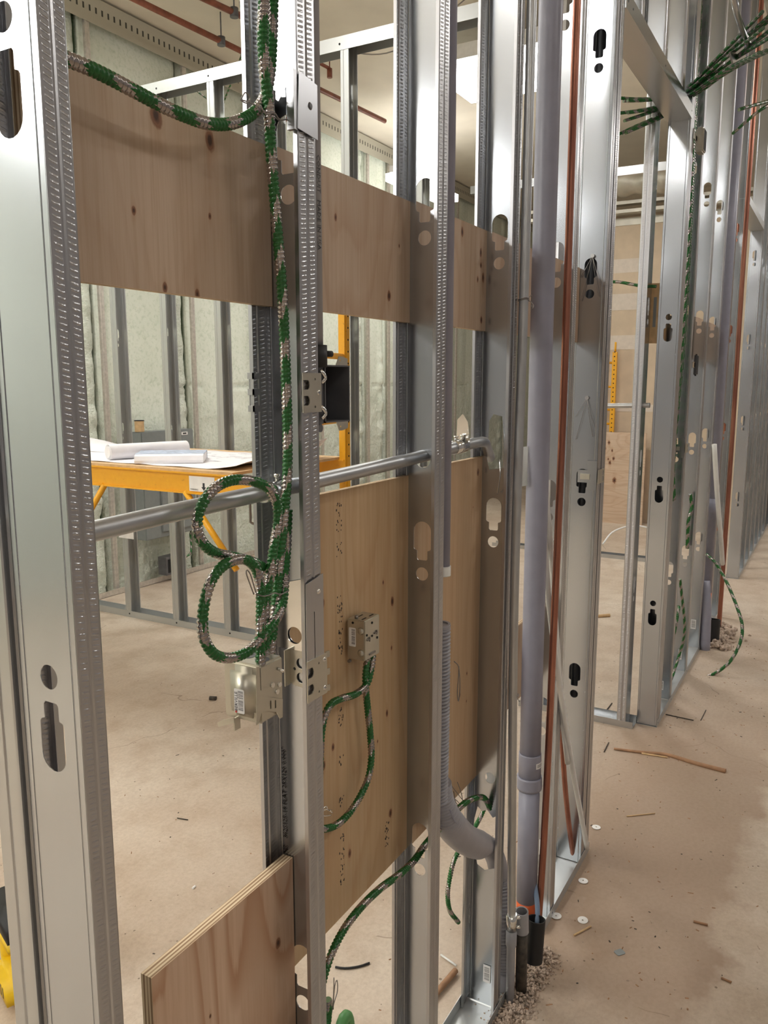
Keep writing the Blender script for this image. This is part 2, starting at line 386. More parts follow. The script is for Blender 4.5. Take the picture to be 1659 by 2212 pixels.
    def sheet(s, prof, z0, z1, th, mi=0, nseg=1):  # thin sheet: open 2-D profile (x,y) extruded along z with thickness
        n = len(prof); nor = []
        for i in range(n):
            a = Vector(prof[max(i-1, 0)]); b = Vector(prof[min(i+1, n-1)]); d = (b-a).normalized(); nor.append(Vector((-d.y, d.x)))
        vs = []
        for z in (z0, z1):
            for i in range(n): vs.append((prof[i][0], prof[i][1], z))
            for i in range(n): vs.append((prof[i][0]+nor[i].x*th, prof[i][1]+nor[i].y*th, z))
        fs = []
        for i in range(n-1):
            fs.append((i, i+1, 2*n+i+1, 2*n+i)); fs.append((n+i, 3*n+i, 3*n+i+1, n+i+1))
            fs.append((i, n+i, n+i+1, i+1)); fs.append((2*n+i, 2*n+i+1, 3*n+i+1, 3*n+i))
        fs += [(0, 2*n, 3*n, n), (n-1, 2*n-1, 4*n-1, 3*n-1)]
        s.add(vs, fs, mi); return s
    def build(s, name, mats, parent=None, loc=None, rot=None):
        me = bpy.data.meshes.new(name); me.from_pydata(s.v, [], s.f)
        if not isinstance(mats, (list, tuple)): mats = [mats]
        for m in mats: me.materials.append(m)
        for p, mi, sm in zip(me.polygons, s.m, s.sm): p.material_index = mi; p.use_smooth = sm
        if s.uv:
            ul = me.uv_layers.new(name='UVMap')
            for fi, uvs in s.uv.items():
                p = me.polygons[fi]
                for li, q in zip(p.loop_indices, uvs): ul.data[li].uv = q
        me.validate(); me.update()
        o = bpy.data.objects.new(name, me); COL.objects.link(o)
        if parent: o.parent = parent
        if loc: o.location = loc
        if rot: o.rotation_euler = rot
        return o
def tag(o, label=None, cat=None, group=None, kind=None):
    if label: o['label'] = label
    if cat: o['category'] = cat
    if group: o['group'] = group
    if kind: o['kind'] = kind
    return o
def thing(name, label, cat, loc=(0, 0, 0), rot=(0, 0, 0), group=None):
    o = bpy.data.objects.new(name, None); COL.objects.link(o); o.empty_display_size = 0.05
    o.location = loc; o.rotation_euler = rot
    return tag(o, label, cat, group)
def copy_tree(o, parent=None):
    c = o.copy(); COL.objects.link(c); c.parent = parent
    for ch in list(o.children): copy_tree(ch, c)
    return c
def smooth_path(P, step=0.01):
    P = [Vector(p) for p in P]; out = []
    Q = [P[0]*2-P[1]] + P + [P[-1]*2-P[-2]]
    for i in range(1, len(Q)-2):
        a, b, c, d = Q[i-1:i+3]; n = max(2, int((c-b).length/step))
        for k in range(n):
            t = k/n
            out.append(0.5*((2*b) + (-a+c)*t + (2*a-5*b+4*c-d)*t*t + (-a+3*b-3*c+d)*t**3))
    out.append(P[-1]); return out
def resample(P, step):
    P = [Vector(p) for p in P]; out = [P[0]]; need = step
    for i in range(len(P)-1):
        a, b = P[i], P[i+1]; l = (b-a).length; t = 0
        while l-t >= need: t += need; out.append(a.lerp(b, t/l)); need = step
        need -= (l-t)
    out.append(P[-1]); return out
def corr(P, r, period, amp, per=4, n=14, helical=True, mb=None, mi=0):
    mb = mb or MB(); path = resample(smooth_path(P, 0.006), period/per)
    def rf(l, a, i):
        ph = 2*PI*l/period - (a if helical else 0)
        return r - amp*(0.5-0.5*math.cos(ph))**2
    mb.tube(path, r, n, mi, True, rf); return mb
def text(s, size, origin, u, v, mat, parent, name='printed_text', off=0.0003):
    cu = bpy.data.curves.new('txt', 'FONT'); cu.body = s; cu.size = size; cu.resolution_u = 1; cu.extrude = 0.00005
    to = bpy.data.objects.new('txt', cu); COL.objects.link(to)
    bpy.context.view_layer.update()
    me = bpy.data.meshes.new_from_object(to.evaluated_get(bpy.context.evaluated_depsgraph_get()))
    bpy.data.objects.remove(to, do_unlink=True); bpy.data.curves.remove(cu)
    u = Vector(u).normalized(); v = Vector(v).normalized(); n = u.cross(v)
    org = Vector(origin) + n*off
    mt = Matrix(((u.x, v.x, n.x, org.x), (u.y, v.y, n.y, org.y), (u.z, v.z, n.z, org.z), (0, 0, 0, 1)))
    me.transform(mt); me.materials.clear(); me.materials.append(mat); me.name = name
    o = bpy.data.objects.new(name, me); COL.objects.link(o); o.parent = parent
    return o
def quad_uv(name, pts, mat, parent):
    mb = MB(); mb.add(pts, [(0, 1, 2, 3)]); mb.uv[0] = [(0, 0), (1, 0), (1, 1), (0, 1)]
    return mb.build(name, mat, parent)

# ================================================================ STRUCTURE
CEIL = 4.30
mb = MB(); mb.add([(-6,-5,0),(14,-5,0),(14,4.3,0),(-6,4.3,0)], [(0,1,2,3)]); mb.add([(-6,-5,-.1),(14,-5,-.1),(14,4.3,-.1),(-6,4.3,-.1)], [(3,2,1,0)])
tag(mb.build('floor', M['floor']), kind='structure')
mb = MB(); mb.box((-6,-5,CEIL),(14,4.3,CEIL+.1))
tag(mb.build('ceiling', M['ceiling']), kind='structure')
# foam-sprayed exterior wall on the far side of the room
FX = [4.25, 5.21, 6.175, 7.135, 8.095, 8.575, 9.55, 10.51, 11.47, 12.43]
def foam_y(x, z):
    n1 = noise.noise(Vector((x*1.3, 0, z*1.1))); n2 = noise.noise(Vector((x*7, 3, z*7))); n3 = noise.noise(Vector((x*19, 9, z*17)))
    rough = min(1.0, max(0.0, (1.75 - z)*0.9 + 0.25 + 0.5*noise.noise(Vector((x*2, 5, z*1.5)))))
    y = 4.215 - 0.02*n1 - (0.016*n2 + 0.022*abs(n3))*rough
    for fx in FX:
        d = x - fx
        if -0.17 < d < -.03: 
            y -= 0.034*math.sin(PI*(d+0.17)/0.14)*(0.6+1.0*noise.noise(Vector((fx, 1, z*9))))*1.0
        if -0.045+0.014*noise.noise(Vector((fx, 4, z*6))) < d < 0.0: y += 0.085
        if 0 <= d <= 0.056: y = max(y, 4.20)
    if abs(z - 1.58 - 0.03*noise.noise(Vector((x*3, 0, 0)))) < 0.009 and x > 5.0: y += 0.02
    return y
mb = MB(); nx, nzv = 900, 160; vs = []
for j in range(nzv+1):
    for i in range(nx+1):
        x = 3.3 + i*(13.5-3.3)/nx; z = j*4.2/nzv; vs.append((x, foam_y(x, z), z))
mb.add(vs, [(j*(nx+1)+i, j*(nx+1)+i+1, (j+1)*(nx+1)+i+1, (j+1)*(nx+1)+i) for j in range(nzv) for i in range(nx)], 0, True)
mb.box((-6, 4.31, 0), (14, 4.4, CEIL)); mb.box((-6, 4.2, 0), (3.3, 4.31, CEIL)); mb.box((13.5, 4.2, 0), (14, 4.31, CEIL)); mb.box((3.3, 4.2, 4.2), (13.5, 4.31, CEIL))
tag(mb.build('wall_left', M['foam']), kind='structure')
mb = MB(); mb.box((-6.1,-5,0),(-6,4.3,CEIL))
tag(mb.build('wall_back', M['wallgrey']), kind='structure')
mb = MB(); mb.box((-6,-5.1,0),(14,-5,CEIL))
tag(mb.build('wall_right', M['wallgrey']), kind='structure')
mb = MB(); mb.box((14,-5,0),(14.1,4.3,CEIL))
tag(mb.build('wall_front', M['drywall']), kind='structure')
# tan drywall partition seen through the door opening
mb = MB(); mb.box((9.5,0.12,0),(9.6,2.7,3.34)); 
for (z0, z1, y0, y1) in ((2.42,2.60,1.0,2.7),(1.98,2.14,1.35,2.7),(2.83,2.98,1.35,2.7),(1.28,1.36,0.8,2.7)):
    mb.box((9.497,y0,z0),(9.5,y1,z1),1)
mb.box((9.49,0.12,3.34),(9.61,2.7,3.42),2)
tag(mb.build('wall_partition', [M['drywall'], M['joint'], M['duct']]), kind='structure')

# studs of the sprayed wall (bare faces) and the slotted track over them
for i, fx in enumerate(FX):
    mb = MB(); mb.box((fx, 4.150, 0.03), (fx+0.041, 4.172, 4.18)); mb.box((fx+0.018, 4.148, 0.03), (fx+0.022, 4.151, 4.18))
    o = mb.build('steel_stud', M['bare'])
    tag(o, ['dusty stud face in the green foam wall, leftmost of them', 'dusty stud face in the green foam wall, beside the dark electrical panel',
            'dusty stud face in the green foam wall, third from the left', 'dusty stud face in the green foam wall, left of the yellow scaffold post',
            'pinkish dusty stud face in the foam wall just right of the yellow scaffold post', 'dusty stud face in the green foam wall, just left of the third near stud',
            'dusty stud face in the foam wall, first of four seen past the third near stud', 'dusty stud face in the foam wall, second of four seen past the third near stud', 'dusty stud face in the foam wall, third of four seen past the third near stud', 'dusty stud face in the foam wall, last of four seen past the third near stud'][i],
        'stud', 'bare studs set in the green foam wall')
mb = MB(); mb.plate([[(3.3,4.10),(13.5,4.10),(13.5,4.28),(3.3,4.28)]], (0,4.145,0), (1,0,0), (0,0,1), 0.002)
mb.box((3.3,4.145,4.278),(13.5,4.24,4.28))
tag(mb.build('slotted_track', M['slots']), 'slotted steel head track running along the top of the green foam wall', 'track')
mb = MB(); mb.box((3.3,4.10,0.0),(13.5,4.15,0.003)); mb.box((3.3,4.10,0.0),(13.5,4.103,0.045))
for k in range(9): mb.cyl((4.32+k*.6,4.0995,0.024),(4.32+k*.6,4.101,0.024),0.004,8,1)
tag(mb.build('floor_track', [M['bare'], M['void']]), 'dusty steel floor track along the foot of the green foam wall', 'track')

# ================================================================ STUD MAKER
W = 0.092; FL = 0.041; TH = 0.0011
def rrect(x0, z0, x1, z1, r, n=5):
    out = []
    for cx, cz, a0 in ((x1-r, z1-r, 0), (x0+r, z1-r, 90), (x0+r, z0+r, 180), (x1-r, z0+r, 270)):
        for k in range(n+1): a = R(a0+90*k/n); out.append((cx+math.cos(a)*r, cz+math.sin(a)*r))
    return out
def circ(cx, cz, r, n=22): return [(cx+math.cos(2*PI*k/n)*r, cz+math.sin(2*PI*k/n)*r) for k in range(n)]
def keyhole(z, flip=False, cy=0.046):
    """circle centred at z and the wide slot with its narrow neck above (below when flipped)"""
    def tr(pts): return [(p[0]+cy, z + (-p[1] if flip else p[1])) for p in pts]
    slot = []
    for a in range(0, 181, 20): slot.append((0.019*math.cos(R(a)), 0.087+0.019*math.sin(R(a))))
    slot += [(-0.019, 0.052), (-0.017, 0.049), (-0.0115, 0.047), (-0.0115, 0.031), (-0.009, 0.028), (0.009, 0.028), (0.0115, 0.031), (0.0115, 0.047), (0.017, 0.049), (0.019, 0.052)]
    c = circ(0, 0, 0.0135)
    if flip: return [tr(slot)[::-1], tr(c)[::-1]]
    return [tr(slot), tr(c)]
def flange_prof(side):  # side 0: at y=0 (outer face toward -y), 1: at y=W
    p = [(0, 0), (0.0025, 0), (0.0165, 0), (0.0185, 0.0016), (0.0215, 0.0016), (0.0235, 0), (0.0385, 0), (0.041, 0.001), (0.041, 0.0075)]
    return p if side == 0 else [(x, W-y) for x, y in p]
def stud_parts(root, z0, z1, holes, flip=False, extra=(), mats=None):
    wm, fm = mats or (M['web'], M['flange'])
    loops = [[(0.0005, z0), (W-0.0005, z0), (W-0.0005, z1), (0.0005, z1)]]
    for h in holes: loops += keyhole(h, flip)
    for e in extra: loops.append(e)
    mb = MB(); mb.plate(loops, (0, 0, 0), (0, 1, 0), (0, 0, 1), TH); mb.build('web', wm, root)
    for sd in (0, 1):
        mb = MB(); mb.sheet(flange_prof(sd), z0, z1, TH if sd == 0 else -TH); mb.build('flange', fm, root)
    return root
def make_stud(label, loc, rotz=0.0, z0=0.004, z1=4.28, holes=(0.60, 1.242, 1.884, 2.526, 3.168, 3.81), flip=False, extra=(), group=None, mirror=False, hflip=None):
    rt = thing('steel_stud', label, 'stud', loc, (0, 0, rotz), group)
    if mirror: rt.scale = (-1, 1, 1)
    return stud_parts(rt, z0, z1, holes, flip, extra)
GA = 'steel studs of the long partition'
# near studs of the long partition (web plane x, flanges toward +x when closed, -x when mirrored)
S0 = make_stud('nearest stud at the left edge, with a wide pale web and a ribbed flange', (0.529,0,0), holes=(0.671,1.313,1.953,2.597,3.24), flip=True, group=GA)
S0.scale = (0.80, 1, 1)
rt = make_stud('stud turned sideways behind the nearest stud, only its flange shows at the left edge', (0.520,0.138,0), R(-90), holes=(), group=GA)
rt.location = (0.522, 0.139, 0); rt.rotation_euler = (0, 0, 0)
for ch in list(rt.children): bpy.data.objects.remove(ch, do_unlink=True)
mb = MB(); mb.sheet([(0, 0.0), (0.0, -0.017), (0.0016, -0.0185), (0.0016, -0.0215), (0, -0.0235), (0, -0.0385), (0.001, -0.041), (0.0075, -0.041)], 0.004, 4.28, TH); mb.build('flange', M['sheet'], rt)
mb = MB(); mb.sheet([(0, 0), (0.092, 0)], 0.004, 4.28, TH); mb.build('web', M['sheet'], rt)

S1 = make_stud('stud carrying the green cable loops and the metal box with the barcode', (0.971,0,0), mirror=True, holes=(0.60,1.88,2.526,3.168), extra=[circ(0.046,1.236,0.0135)], group=GA)
S2 = make_stud('stud between the two tall plywood sheets, steel conduit entering its web', (1.397,0,0), mirror=True, extra=[rrect(0.030,1.455,0.062,1.487,0.014)], group=GA)
torn = [(0.008,0.45),(0.020,0.40),(0.050,0.385),(0.070,0.395),(0.078,0.43),(0.083,0.48),(0.080,0.52),(0.072,0.555),(0.060,0.545),(0.046,0.552),(0.030,0.535),(0.018,0.545),(0.010,0.52),(0.015,0.49)]
S3 = make_stud('stud whose web is torn open low down where the grey corrugated duct passes', (1.771,0,0), mirror=True, holes=(1.242,1.884,2.526,3.168),
               extra=[torn, circ(0.040,0.640,0.014), [(0.022,1.42),(0.060,1.415),(0.066,1.44),(0.062,1.53),(0.052,1.545),(0.030,1.54),(0.026,1.50)]], group=GA)
S4 = make_stud('stud directly behind the copper pipe and grey vent pipe', (2.185,0,0), holes=(0.60,1.242,1.884,2.526,3.168), group=GA)
S5 = make_stud('shiny door jamb stud with black keyhole punches, left of the door opening', (2.515,0,0), group=GA)
S5b = make_stud('jack stud closing the back of the left door jamb', (2.606,0,0), mirror=True, holes=(), group=GA)
S6 = make_stud('right door jamb stud facing the opening, with a plain blue grey web', (3.78,0,0), holes=(0.60,1.18,1.90), flip=True, z1=4.28, group=GA)
proto = make_stud('first stud right of the right door jamb, behind the hanging bundle of green cables', (4.15,0,0), mirror=True, holes=(0.62,1.242,1.884,2.526), group=GA)
far = [(4.62, 'stud at the second bay right of the door, beside the shallow black outlet box'), (5.09, 'stud with the white barcode sticker beside the second grey vent pipe'),
       (5.52, 'stud between the second copper pipe and the second door opening'), (5.86, 'left jamb stud of the second, farther door opening'),
       (7.12, 'wide right jamb stud of the second, farther door opening'), (7.55, 'first stud beyond the second door opening'), (7.96, 'second stud beyond the second door opening'),
       (8.37, 'third stud beyond the second door opening'), (8.78, 'fourth stud beyond the second door opening'), (9.2, 'fifth stud beyond the second door opening'),
       (9.62, 'sixth stud beyond the second door opening'), (10.1, 'farthest stud but one of the long partition, at the right edge'), (10.6, 'farthest stud of the long partition, at the right edge')]
for x, lb in far:
    c = copy_tree(proto); c.location = (x, 0, 0); c['label'] = lb
    if x in (7.12, 5.86): c.scale = (1, 1, 1)
# doubled far jamb of door one
c = copy_tree(proto); c.location = (3.865, 0, 0); c['label'] = 'second stud of the right door jamb, back to back with the jamb stud'

# floor tracks (U channels)
def utrack(name, label, x0, x1, y0=-0.0015, y1=0.0935, z=0.0, h=0.032, up=True, cat='track', mat=None, screws=()):
    mb = MB(); t = 0.0012; s_ = 1 if up else -1
    mb.box((x0,y0,z),(x1,y1,z+t)) if up else mb.box((x0,y0,z-t),(x1,y1,z))
    mb.box((x0,y0-t,z),(x1,y0,z+s_*h)); mb.box((x0,y1,z),(x1,y1+t,z+s_*h))
    for sx in screws: mb.cyl((sx,y0-t-.0008,z+s_*h*.5),(sx,y0-t,z+s_*h*.5),0.0035,10,1)
    return tag(mb.build(name, [mat or M['track'], M['darksteel']]), label, cat)
utrack('floor_track', 'steel floor track under the nearest studs, ending at the rubble', -0.9, 1.83, screws=(0.54,0.96,1.38,1.76))
utrack('floor_track', 'dusty steel floor track from the grey vent pipe to the left door jamb', 2.11, 2.61, screws=(2.2,2.59))
utrack('floor_track', 'steel floor track starting at the right door jamb, beside the green cable arc', 3.775, 5.13, screws=(3.8,4.13,4.6,5.08))
utrack('floor_track', 'steel floor track between the second copper pipe and the second door opening', 5.50, 5.87)
utrack('floor_track', 'steel floor track beyond the second door opening, farthest right', 7.115, 11.0, screws=(7.14,7.5,7.95,8.36))
# door headers
utrack('door_header', 'sloping steel header track over the near door opening', 2.607, 3.781, y0=-.003, y1=.095, z=2.712, h=0.052, mat=M['sheet'], screws=(2.63,2.69,3.2,3.76))
utrack('door_header', 'steel header track over the farther door opening at the right edge', 5.86, 7.12, y0=-.003, y1=.095, z=2.78, h=0.05)
for i, x in enumerate((2.86, 3.24, 3.60)):
    make_stud(['leftmost short stud standing on the near door header', 'middle short stud standing on the near door header', 'rightmost short stud standing on the near door header'][i],
              (x,0,0), z0=2.716, holes=(3.2,), mirror=True, group='short studs above the door header')
# corner return wall C behind the right jamb (runs into the room)
mb = MB(); t=.0012
mb.box((3.70,0.0945,0),(3.795,0.66,t)); mb.box((3.70-t,0.0945,0),(3.70,0.66,.032)); mb.box((3.795,0.0945,0),(3.795+t,0.66,.032))
tag(mb.build('floor_track', M['sheet']), 'short dusty floor track running into the room from the right door jamb', 'track')
cs = make_stud('bluish stud with close ribbing just left of the right door jamb, inside the room', (3.792,0.128,0), R(90), holes=(0.62,1.21,1.88), group='studs of the short return wall')
cs2 = copy_tree(cs); cs2.location = (3.792,0.53,0); cs2['label'] = 'dark blue stud seen in the gap between grey vent pipe and copper pipe'
mb = MB(); mb.tube(smooth_path([(3.745,0.10,1.515),(3.745,0.3,1.51),(3.745,0.62,1.505)],.02), .011, 14)
tag(mb.build('conduit', M['emt']), 'thin steel conduit crossing the return wall, seen through the door opening', 'conduit')
mb = corr([(3.75,0.10,2.03),(3.752,0.18,2.04),(3.75,0.30,2.062),(3.75,0.5,2.05),(3.75,0.64,2.0)], .0075, .006, .0012, 4, 10)
tag(mb.build('armoured_cable', M['cable']), 'green armoured cable crossing the upper part of the door opening', 'cable')
mb = MB(); mb.box((3.80,0.06,1.79),(3.83,0.17,2.05)); mb.box((3.799,0.105,1.86),(3.7985,0.118,1.99),1)
tag(mb.build('wood_block', [M['pine'], M['panelgrey']]), 'pale wood block fixed between the return wall stud and the right door jamb', 'block')

# ================================================================ PARTITION B (room divider with studs in front of the foam)
GB = 'studs of the divider in front of the foam wall'
def utrackY(label, x0, x1, y0, y1, z, h, up=True, screws=(), mat=None, name='floor_track'):
    mb = MB(); t=.0013; s_ = 1 if up else -1
    mb.box((x0,y0,z),(x1,y1,z+s_*t)); mb.box((x0-t,y0,z),(x0,y1,z+s_*h)); mb.box((x1,y0,z),(x1+t,y1,z+s_*h))
    for sy in screws: mb.cyl((x0-t-.001,sy,z+s_*h*.55),(x0-t,sy,z+s_*h*.55),0.006,10,1)
    return tag(mb.build(name, [mat or M['track'], M['void']]), label, 'track')
utrackY('steel floor track of the divider in front of the green foam wall', 3.843, 3.937, 0.95, 4.12, 0.0, 0.045, True, (3.56,3.12,2.66,2.2))
utrackY('steel head track of the divider, high up below the cream ceiling', 3.843, 3.937, 0.95, 4.12, 3.40, 0.068, False, (2.69,1.79,2.2,3.1), name='head_track')
b0 = thing('steel_stud', 'divider stud with an orange stained edge, leftmost in front of the foam wall', 'stud', (3.844, 3.597, 0), (0, 0, 0), GB)
b0.scale = (1, -1, 1)
def bstud(root):
    loops = [[(0.0,0.01),(0.091,0.01),(0.091,3.39),(0.0,3.39)]]
    for z in (0.62,1.24,1.86,2.5,3.1): loops += keyhole(z)
    mb = MB(); mb.plate([[(-p[0], p[1]) for p in lp][::-1] for lp in loops], (0,0,0), (-1,0,0), (0,0,1), TH); mb.build('web', M['track'], root)
    prof = [(0,0),(0,0.017),(0.0016,0.0185),(0.0016,0.0215),(0,0.0235),(0,0.05),(0.007,0.05)]
    mb = MB(); mb.sheet(prof, 0.01, 3.39, -TH); mb.build('flange', M['track'], root)
    mb = MB(); mb.sheet([(0.092-x, y) for x, y in prof], 0.01, 3.39, TH); mb.build('flange', M['track'], root)
bstud(b0)
for y, lb in ((3.10,'divider stud in front of the grey electrical panel'), (2.655,'third divider stud, right of the white paper roll'), (2.21,'divider stud hidden behind the stud with the cable loops'),
              (1.735,'divider stud just right of the yellow scaffold post'), (1.30,'divider stud behind the second tall plywood sheet, seen above it')):
    c = copy_tree(b0); c.location = (3.844, y+.052, 0); c['label'] = lb

# ================================================================ PLYWOOD
def board(label, x0, x1, z0, z1, y0=0.0775, y1=0.0895, knots=(), seed=0.0, tone=1.0, strength=1.0, name='plywood_board', group=None, base=(0.60, 0.465, 0.345)):
    m = plywood(name+'_face', knots, False, tone, seed, strength, base)
    mb = MB(); mb.box((x0,y0,z0),(x1,y1,z1),1)
    for i in (2, 4): mb.m[i] = 0
    o = mb.build(name, [m, M['plyedge']])
    return tag(o, label, 'plywood board', group)
GP = 'plywood backing boards across the upper bays'
board('upper plywood board at the left, with several knots, nearest the camera', 0.566, 0.968, 1.728, 1.948, 0.0765, 0.0895,
      ((0.751,1.930,.012),(0.844,1.925,.011),(0.708,1.816,.0045),(0.839,1.832,.004),(0.753,1.734,.006),(0.810,1.731,.006)), 1.3, 0.98, 0.35, group=GP)
board('upper plywood board with one small black knot, second from the left', 0.976, 1.396, 1.731, 1.952, 0.0765, 0.0895,
      ((1.139,1.880,.0055),(1.315,1.773,.008),(1.353,1.866,.003)), 4.1, 1.0, 0.7, group=GP)
board('upper plywood board with a cluster of dark knots, third from the left', 1.404, 1.770, 1.735, 1.957, 0.0765, 0.0895,
      ((1.633,1.934,.008),(1.735,1.905,.008),(1.751,1.852,.009),(1.737,1.877,.006),(1.72,1.845,.006),(1.745,1.758,.007)), 7.7, 0.97, 0.6, group=GP)
board('upper plywood board behind the grey vent pipe', 1.778, 2.183, 1.738, 1.960, seed=9.2, group=GP)
board('upper plywood board with a black stamp, between copper pipe and vent pipe', 2.189, 2.512, 1.740, 1.962, knots=((2.225,1.791,.009),(2.24,1.85,.004)), seed=11.0, group=GP)
for i, (a, b_) in enumerate(((4.155,4.578),(4.625,5.048),(5.095,5.478))):
    board(['upper plywood board in the first bay right of the door', 'upper plywood board in the second bay right of the door', 'upper plywood board in the third bay right of the door'][i], a, b_, 1.74, 1.965, seed=13+i*2, group=GP)
TALL = ((1.090,1.251,.0075),(1.331,1.197,.008),(1.328,1.104,.0045),(1.116,.984,.006),(1.087,.962,.0065),(1.169,.751,.0075),(1.325,.755,.009),(1.273,.931,.003),(1.31,.975,.006),(1.295,1.243,.004))
pb = board('tall plywood sheet with printed dot stamps and a metal box fixed on it', 0.976, 1.396, 0.640, 1.437, knots=TALL, seed=2.6, tone=0.97, strength=0.6, base=(0.63, 0.45, 0.265))
rnd = random.Random(5); mb = MB()
for (cx0, zs) in ((1.142, (1.405,1.375,1.335,1.24,1.215,1.18,1.155,1.04,1.02,.945,.87,.80,.765,.735,.71)), (1.31, (.735,.72,.70))):
    for z in zs:
        for k in range(9):
            x = cx0 + rnd.uniform(-.008,.008); zz = z + rnd.uniform(-.012,.012); q = rnd.uniform(.0005,.0011)
            mb.box((x-q,.0769,zz-q*1.8),(x+q,.0773,zz+q*1.8))
tag(mb.build('dot_stamp', M['ink'], pb), kind='stuff')
board('tall plywood sheet behind the second conduit, right of the first tall sheet', 1.404, 1.770, 0.636, 1.445, knots=((1.745,1.41,.008),(1.70,.93,.004),(1.66,.89,.005),(1.72,1.33,.002),(1.70,.86,.003)), seed=6.3, tone=0.98, strength=0.4, base=(0.62, 0.44, 0.275))
board('low plywood board leaning in view between grey vent pipe and copper pipe', 1.90, 2.183, 0.735, 0.955, seed=8.8)
board('low plywood board at the bottom left with a thick layered edge', 0.660, 0.968, 0.10, 0.860, 0.060, 0.0790, ((0.925,0.735,.0085),(0.765,0.725,.003)), 15.5, 1.0, 1.5, base=(0.68, 0.49, 0.35))
# plywood sheet with knots against the far drywall
m = plywood('far_plywood_face', ((9.9,9,.1),), True, 1.1, 3.3, 0.8)
def hply():
    m = plywood('plywood_sheet_face', ((1.66,.93,.018),(1.64,.70,.02),(1.70,.86,.015),(1.62,.84,.014),(1.71,.78,.015),(1.60,.75,.018),(1.58,.50,.03),(1.66,.74,.012)), True, 1.08, 3.3, 0.7)
    mb = MB(); mb.box((9.30,1.25,0.0),(9.318,2.35,1.05),0); o = mb.build('plywood_sheet', m)
    return tag(o, 'knotty plywood sheet standing below the tan wall, seen through the door opening', 'plywood sheet')
hply()

# ================================================================ PIPES AND CONDUITS IN THE LONG PARTITION
t = thing('conduit', 'steel conduit running level through the near studs into the third one', 'conduit', (0,0,0))
mb = MB(); mb.tube(smooth_path([(0.536,.046,1.456),(0.60,.046,1.458),(0.75,.046,1.462),(1.05,.046,1.468),(1.36,.046,1.476),(1.50,.046,1.481),(1.66,.047,1.486),(1.715,.050,1.483),(1.75,.06,1.470),(1.80,.07,1.44)],.02), .0118, 20)
mb.build('tube', M['emt'], t)
mb = MB(); mb.tube([(1.535,.046,1.4825),(1.592,.046,1.4845)], .0142, 20); mb.tube([(1.560,.046,1.4834),(1.566,.046,1.4836)], .0152, 20)
for x in (1.548,1.580): mb.cyl((x,.046,1.495),(x,.046,1.5045),.0033,10); mb.cyl((x,.046,1.5035),(x,.046,1.5075),.0052,6)
mb.build('coupling', M['bright'], t)
mb = MB(); mb.tube([(0.895,.046,1.4645),(0.945,.046,1.4655)], .0142, 20)
for x in (.885,.93): mb.cyl((x,.046,1.475),(x,.046,1.488),.003,8); mb.tube([(x,.046,1.484),(x,.046,1.486),(x,.046,1.489)],.0055,8)
mb.build('coupling', M['bright'], t)
# torn tabs around the conduit at the third stud
t = thing('torn_stud_tab', 'shiny torn sheet metal tabs folded out where the conduit enters the stud', 'metal tab', (1.762,0,0))
mb = MB(); mb.plate([[(0.024,1.36),(0.060,1.352),(0.064,1.40),(0.056,1.455),(0.030,1.458),(0.028,1.40)]], (-0.012,0,0), (0.0,1,0), (0.14,0,1), .0011); mb.build('lower_tab', M['bright'], t)
mb = MB(); mb.plate([[(0.030,1.49),(0.062,1.50),(0.058,1.54),(0.045,1.552),(0.034,1.535)]], (0.004,0,0), (0,1,0), (-0.12,0,1), .0011); mb.build('upper_tab', M['bright'], t)
mb = MB(); mb.tube(smooth_path([(-.004,.034,1.36),(-.014,.028,1.372),(-.010,.025,1.41),(-.002,.03,1.44)],.005), .0016, 8); mb.build('tie_wire', M['bright'], t)

t = thing('conduit', 'grey plastic conduit behind the second stud flange, dropping into the black steel box', 'conduit', (0.983,.0148,0))
mb = MB(); mb.tube([(0,0,4.2),(0,0,3.0),(0,0,1.668)], .0134, 22); mb.build('tube', M['pvc_light'], t)
text('CONDUIT   MADE IN USA', .011, (-.0068,-.0131,1.93), (0,0,-1), (.99,-.1,0), M['ink'], t)
t = thing('conduit', 'grey plastic conduit with a white end cap, hanging beside the third stud flange', 'conduit', (1.428,.016,0))
mb = MB(); mb.tube([(0,0,4.2),(0,0,3.0),(0,0,1.243)], .0145, 22); mb.build('tube', M['pvc'], t)
mb = MB(); mb.tube([(0,0,1.256),(0,0,1.2535),(0,0,1.238),(0,0,1.236)], .0163, 22); mb.build('end_cap', M['white_plastic'], t)

# corrugated grey duct
t = thing('corrugated_duct', 'grey corrugated duct bending through the torn stud and down into the rubble', 'duct', (0,0,0))
mb = MB(); P = [(1.448,.030,1.125),(1.449,.030,1.0),(1.449,.030,.90),(1.449,.031,.80),(1.451,.032,.73)]
corr(P, .0225, .0078, .0055, 6, 22, False, mb); mb.build('ribbed_length', M['ent'], t)
mb = MB(); mb.ringtube((1.448,.030,1.12),(1.448,.030,1.129),.0218,.0165,24,0,.0085,1); mb.build('open_end', [M['ent'], M['void']], t)
mb = MB(); P = resample(smooth_path([(1.467,0.032,0.769),(1.477,0.034,0.721),(1.505,0.034,0.666),(1.556,0.034,0.608),(1.621,0.034,0.551)] + [(1.70,.038,.497),(1.745,.040,.472),(1.785,.040,.440),(1.815,.037,.395),(1.832,.033,.345)],.01), .0013)
def elbow_r(l, a, i):
    ribs = (0.5-0.5*math.cos(2*PI*l/.0075))**2 * max(0, min(1, (.135+.02*math.cos(a) - l)/.03))
    return 0.0225 + 0.0125*min(1, l/0.14) - .0095*min(1, max(0, l-.36)/.07) - .0035*ribs
mb.tube(P, .03, 26, 0, True, elbow_r); mb.build('elbow', M['ent'], t)
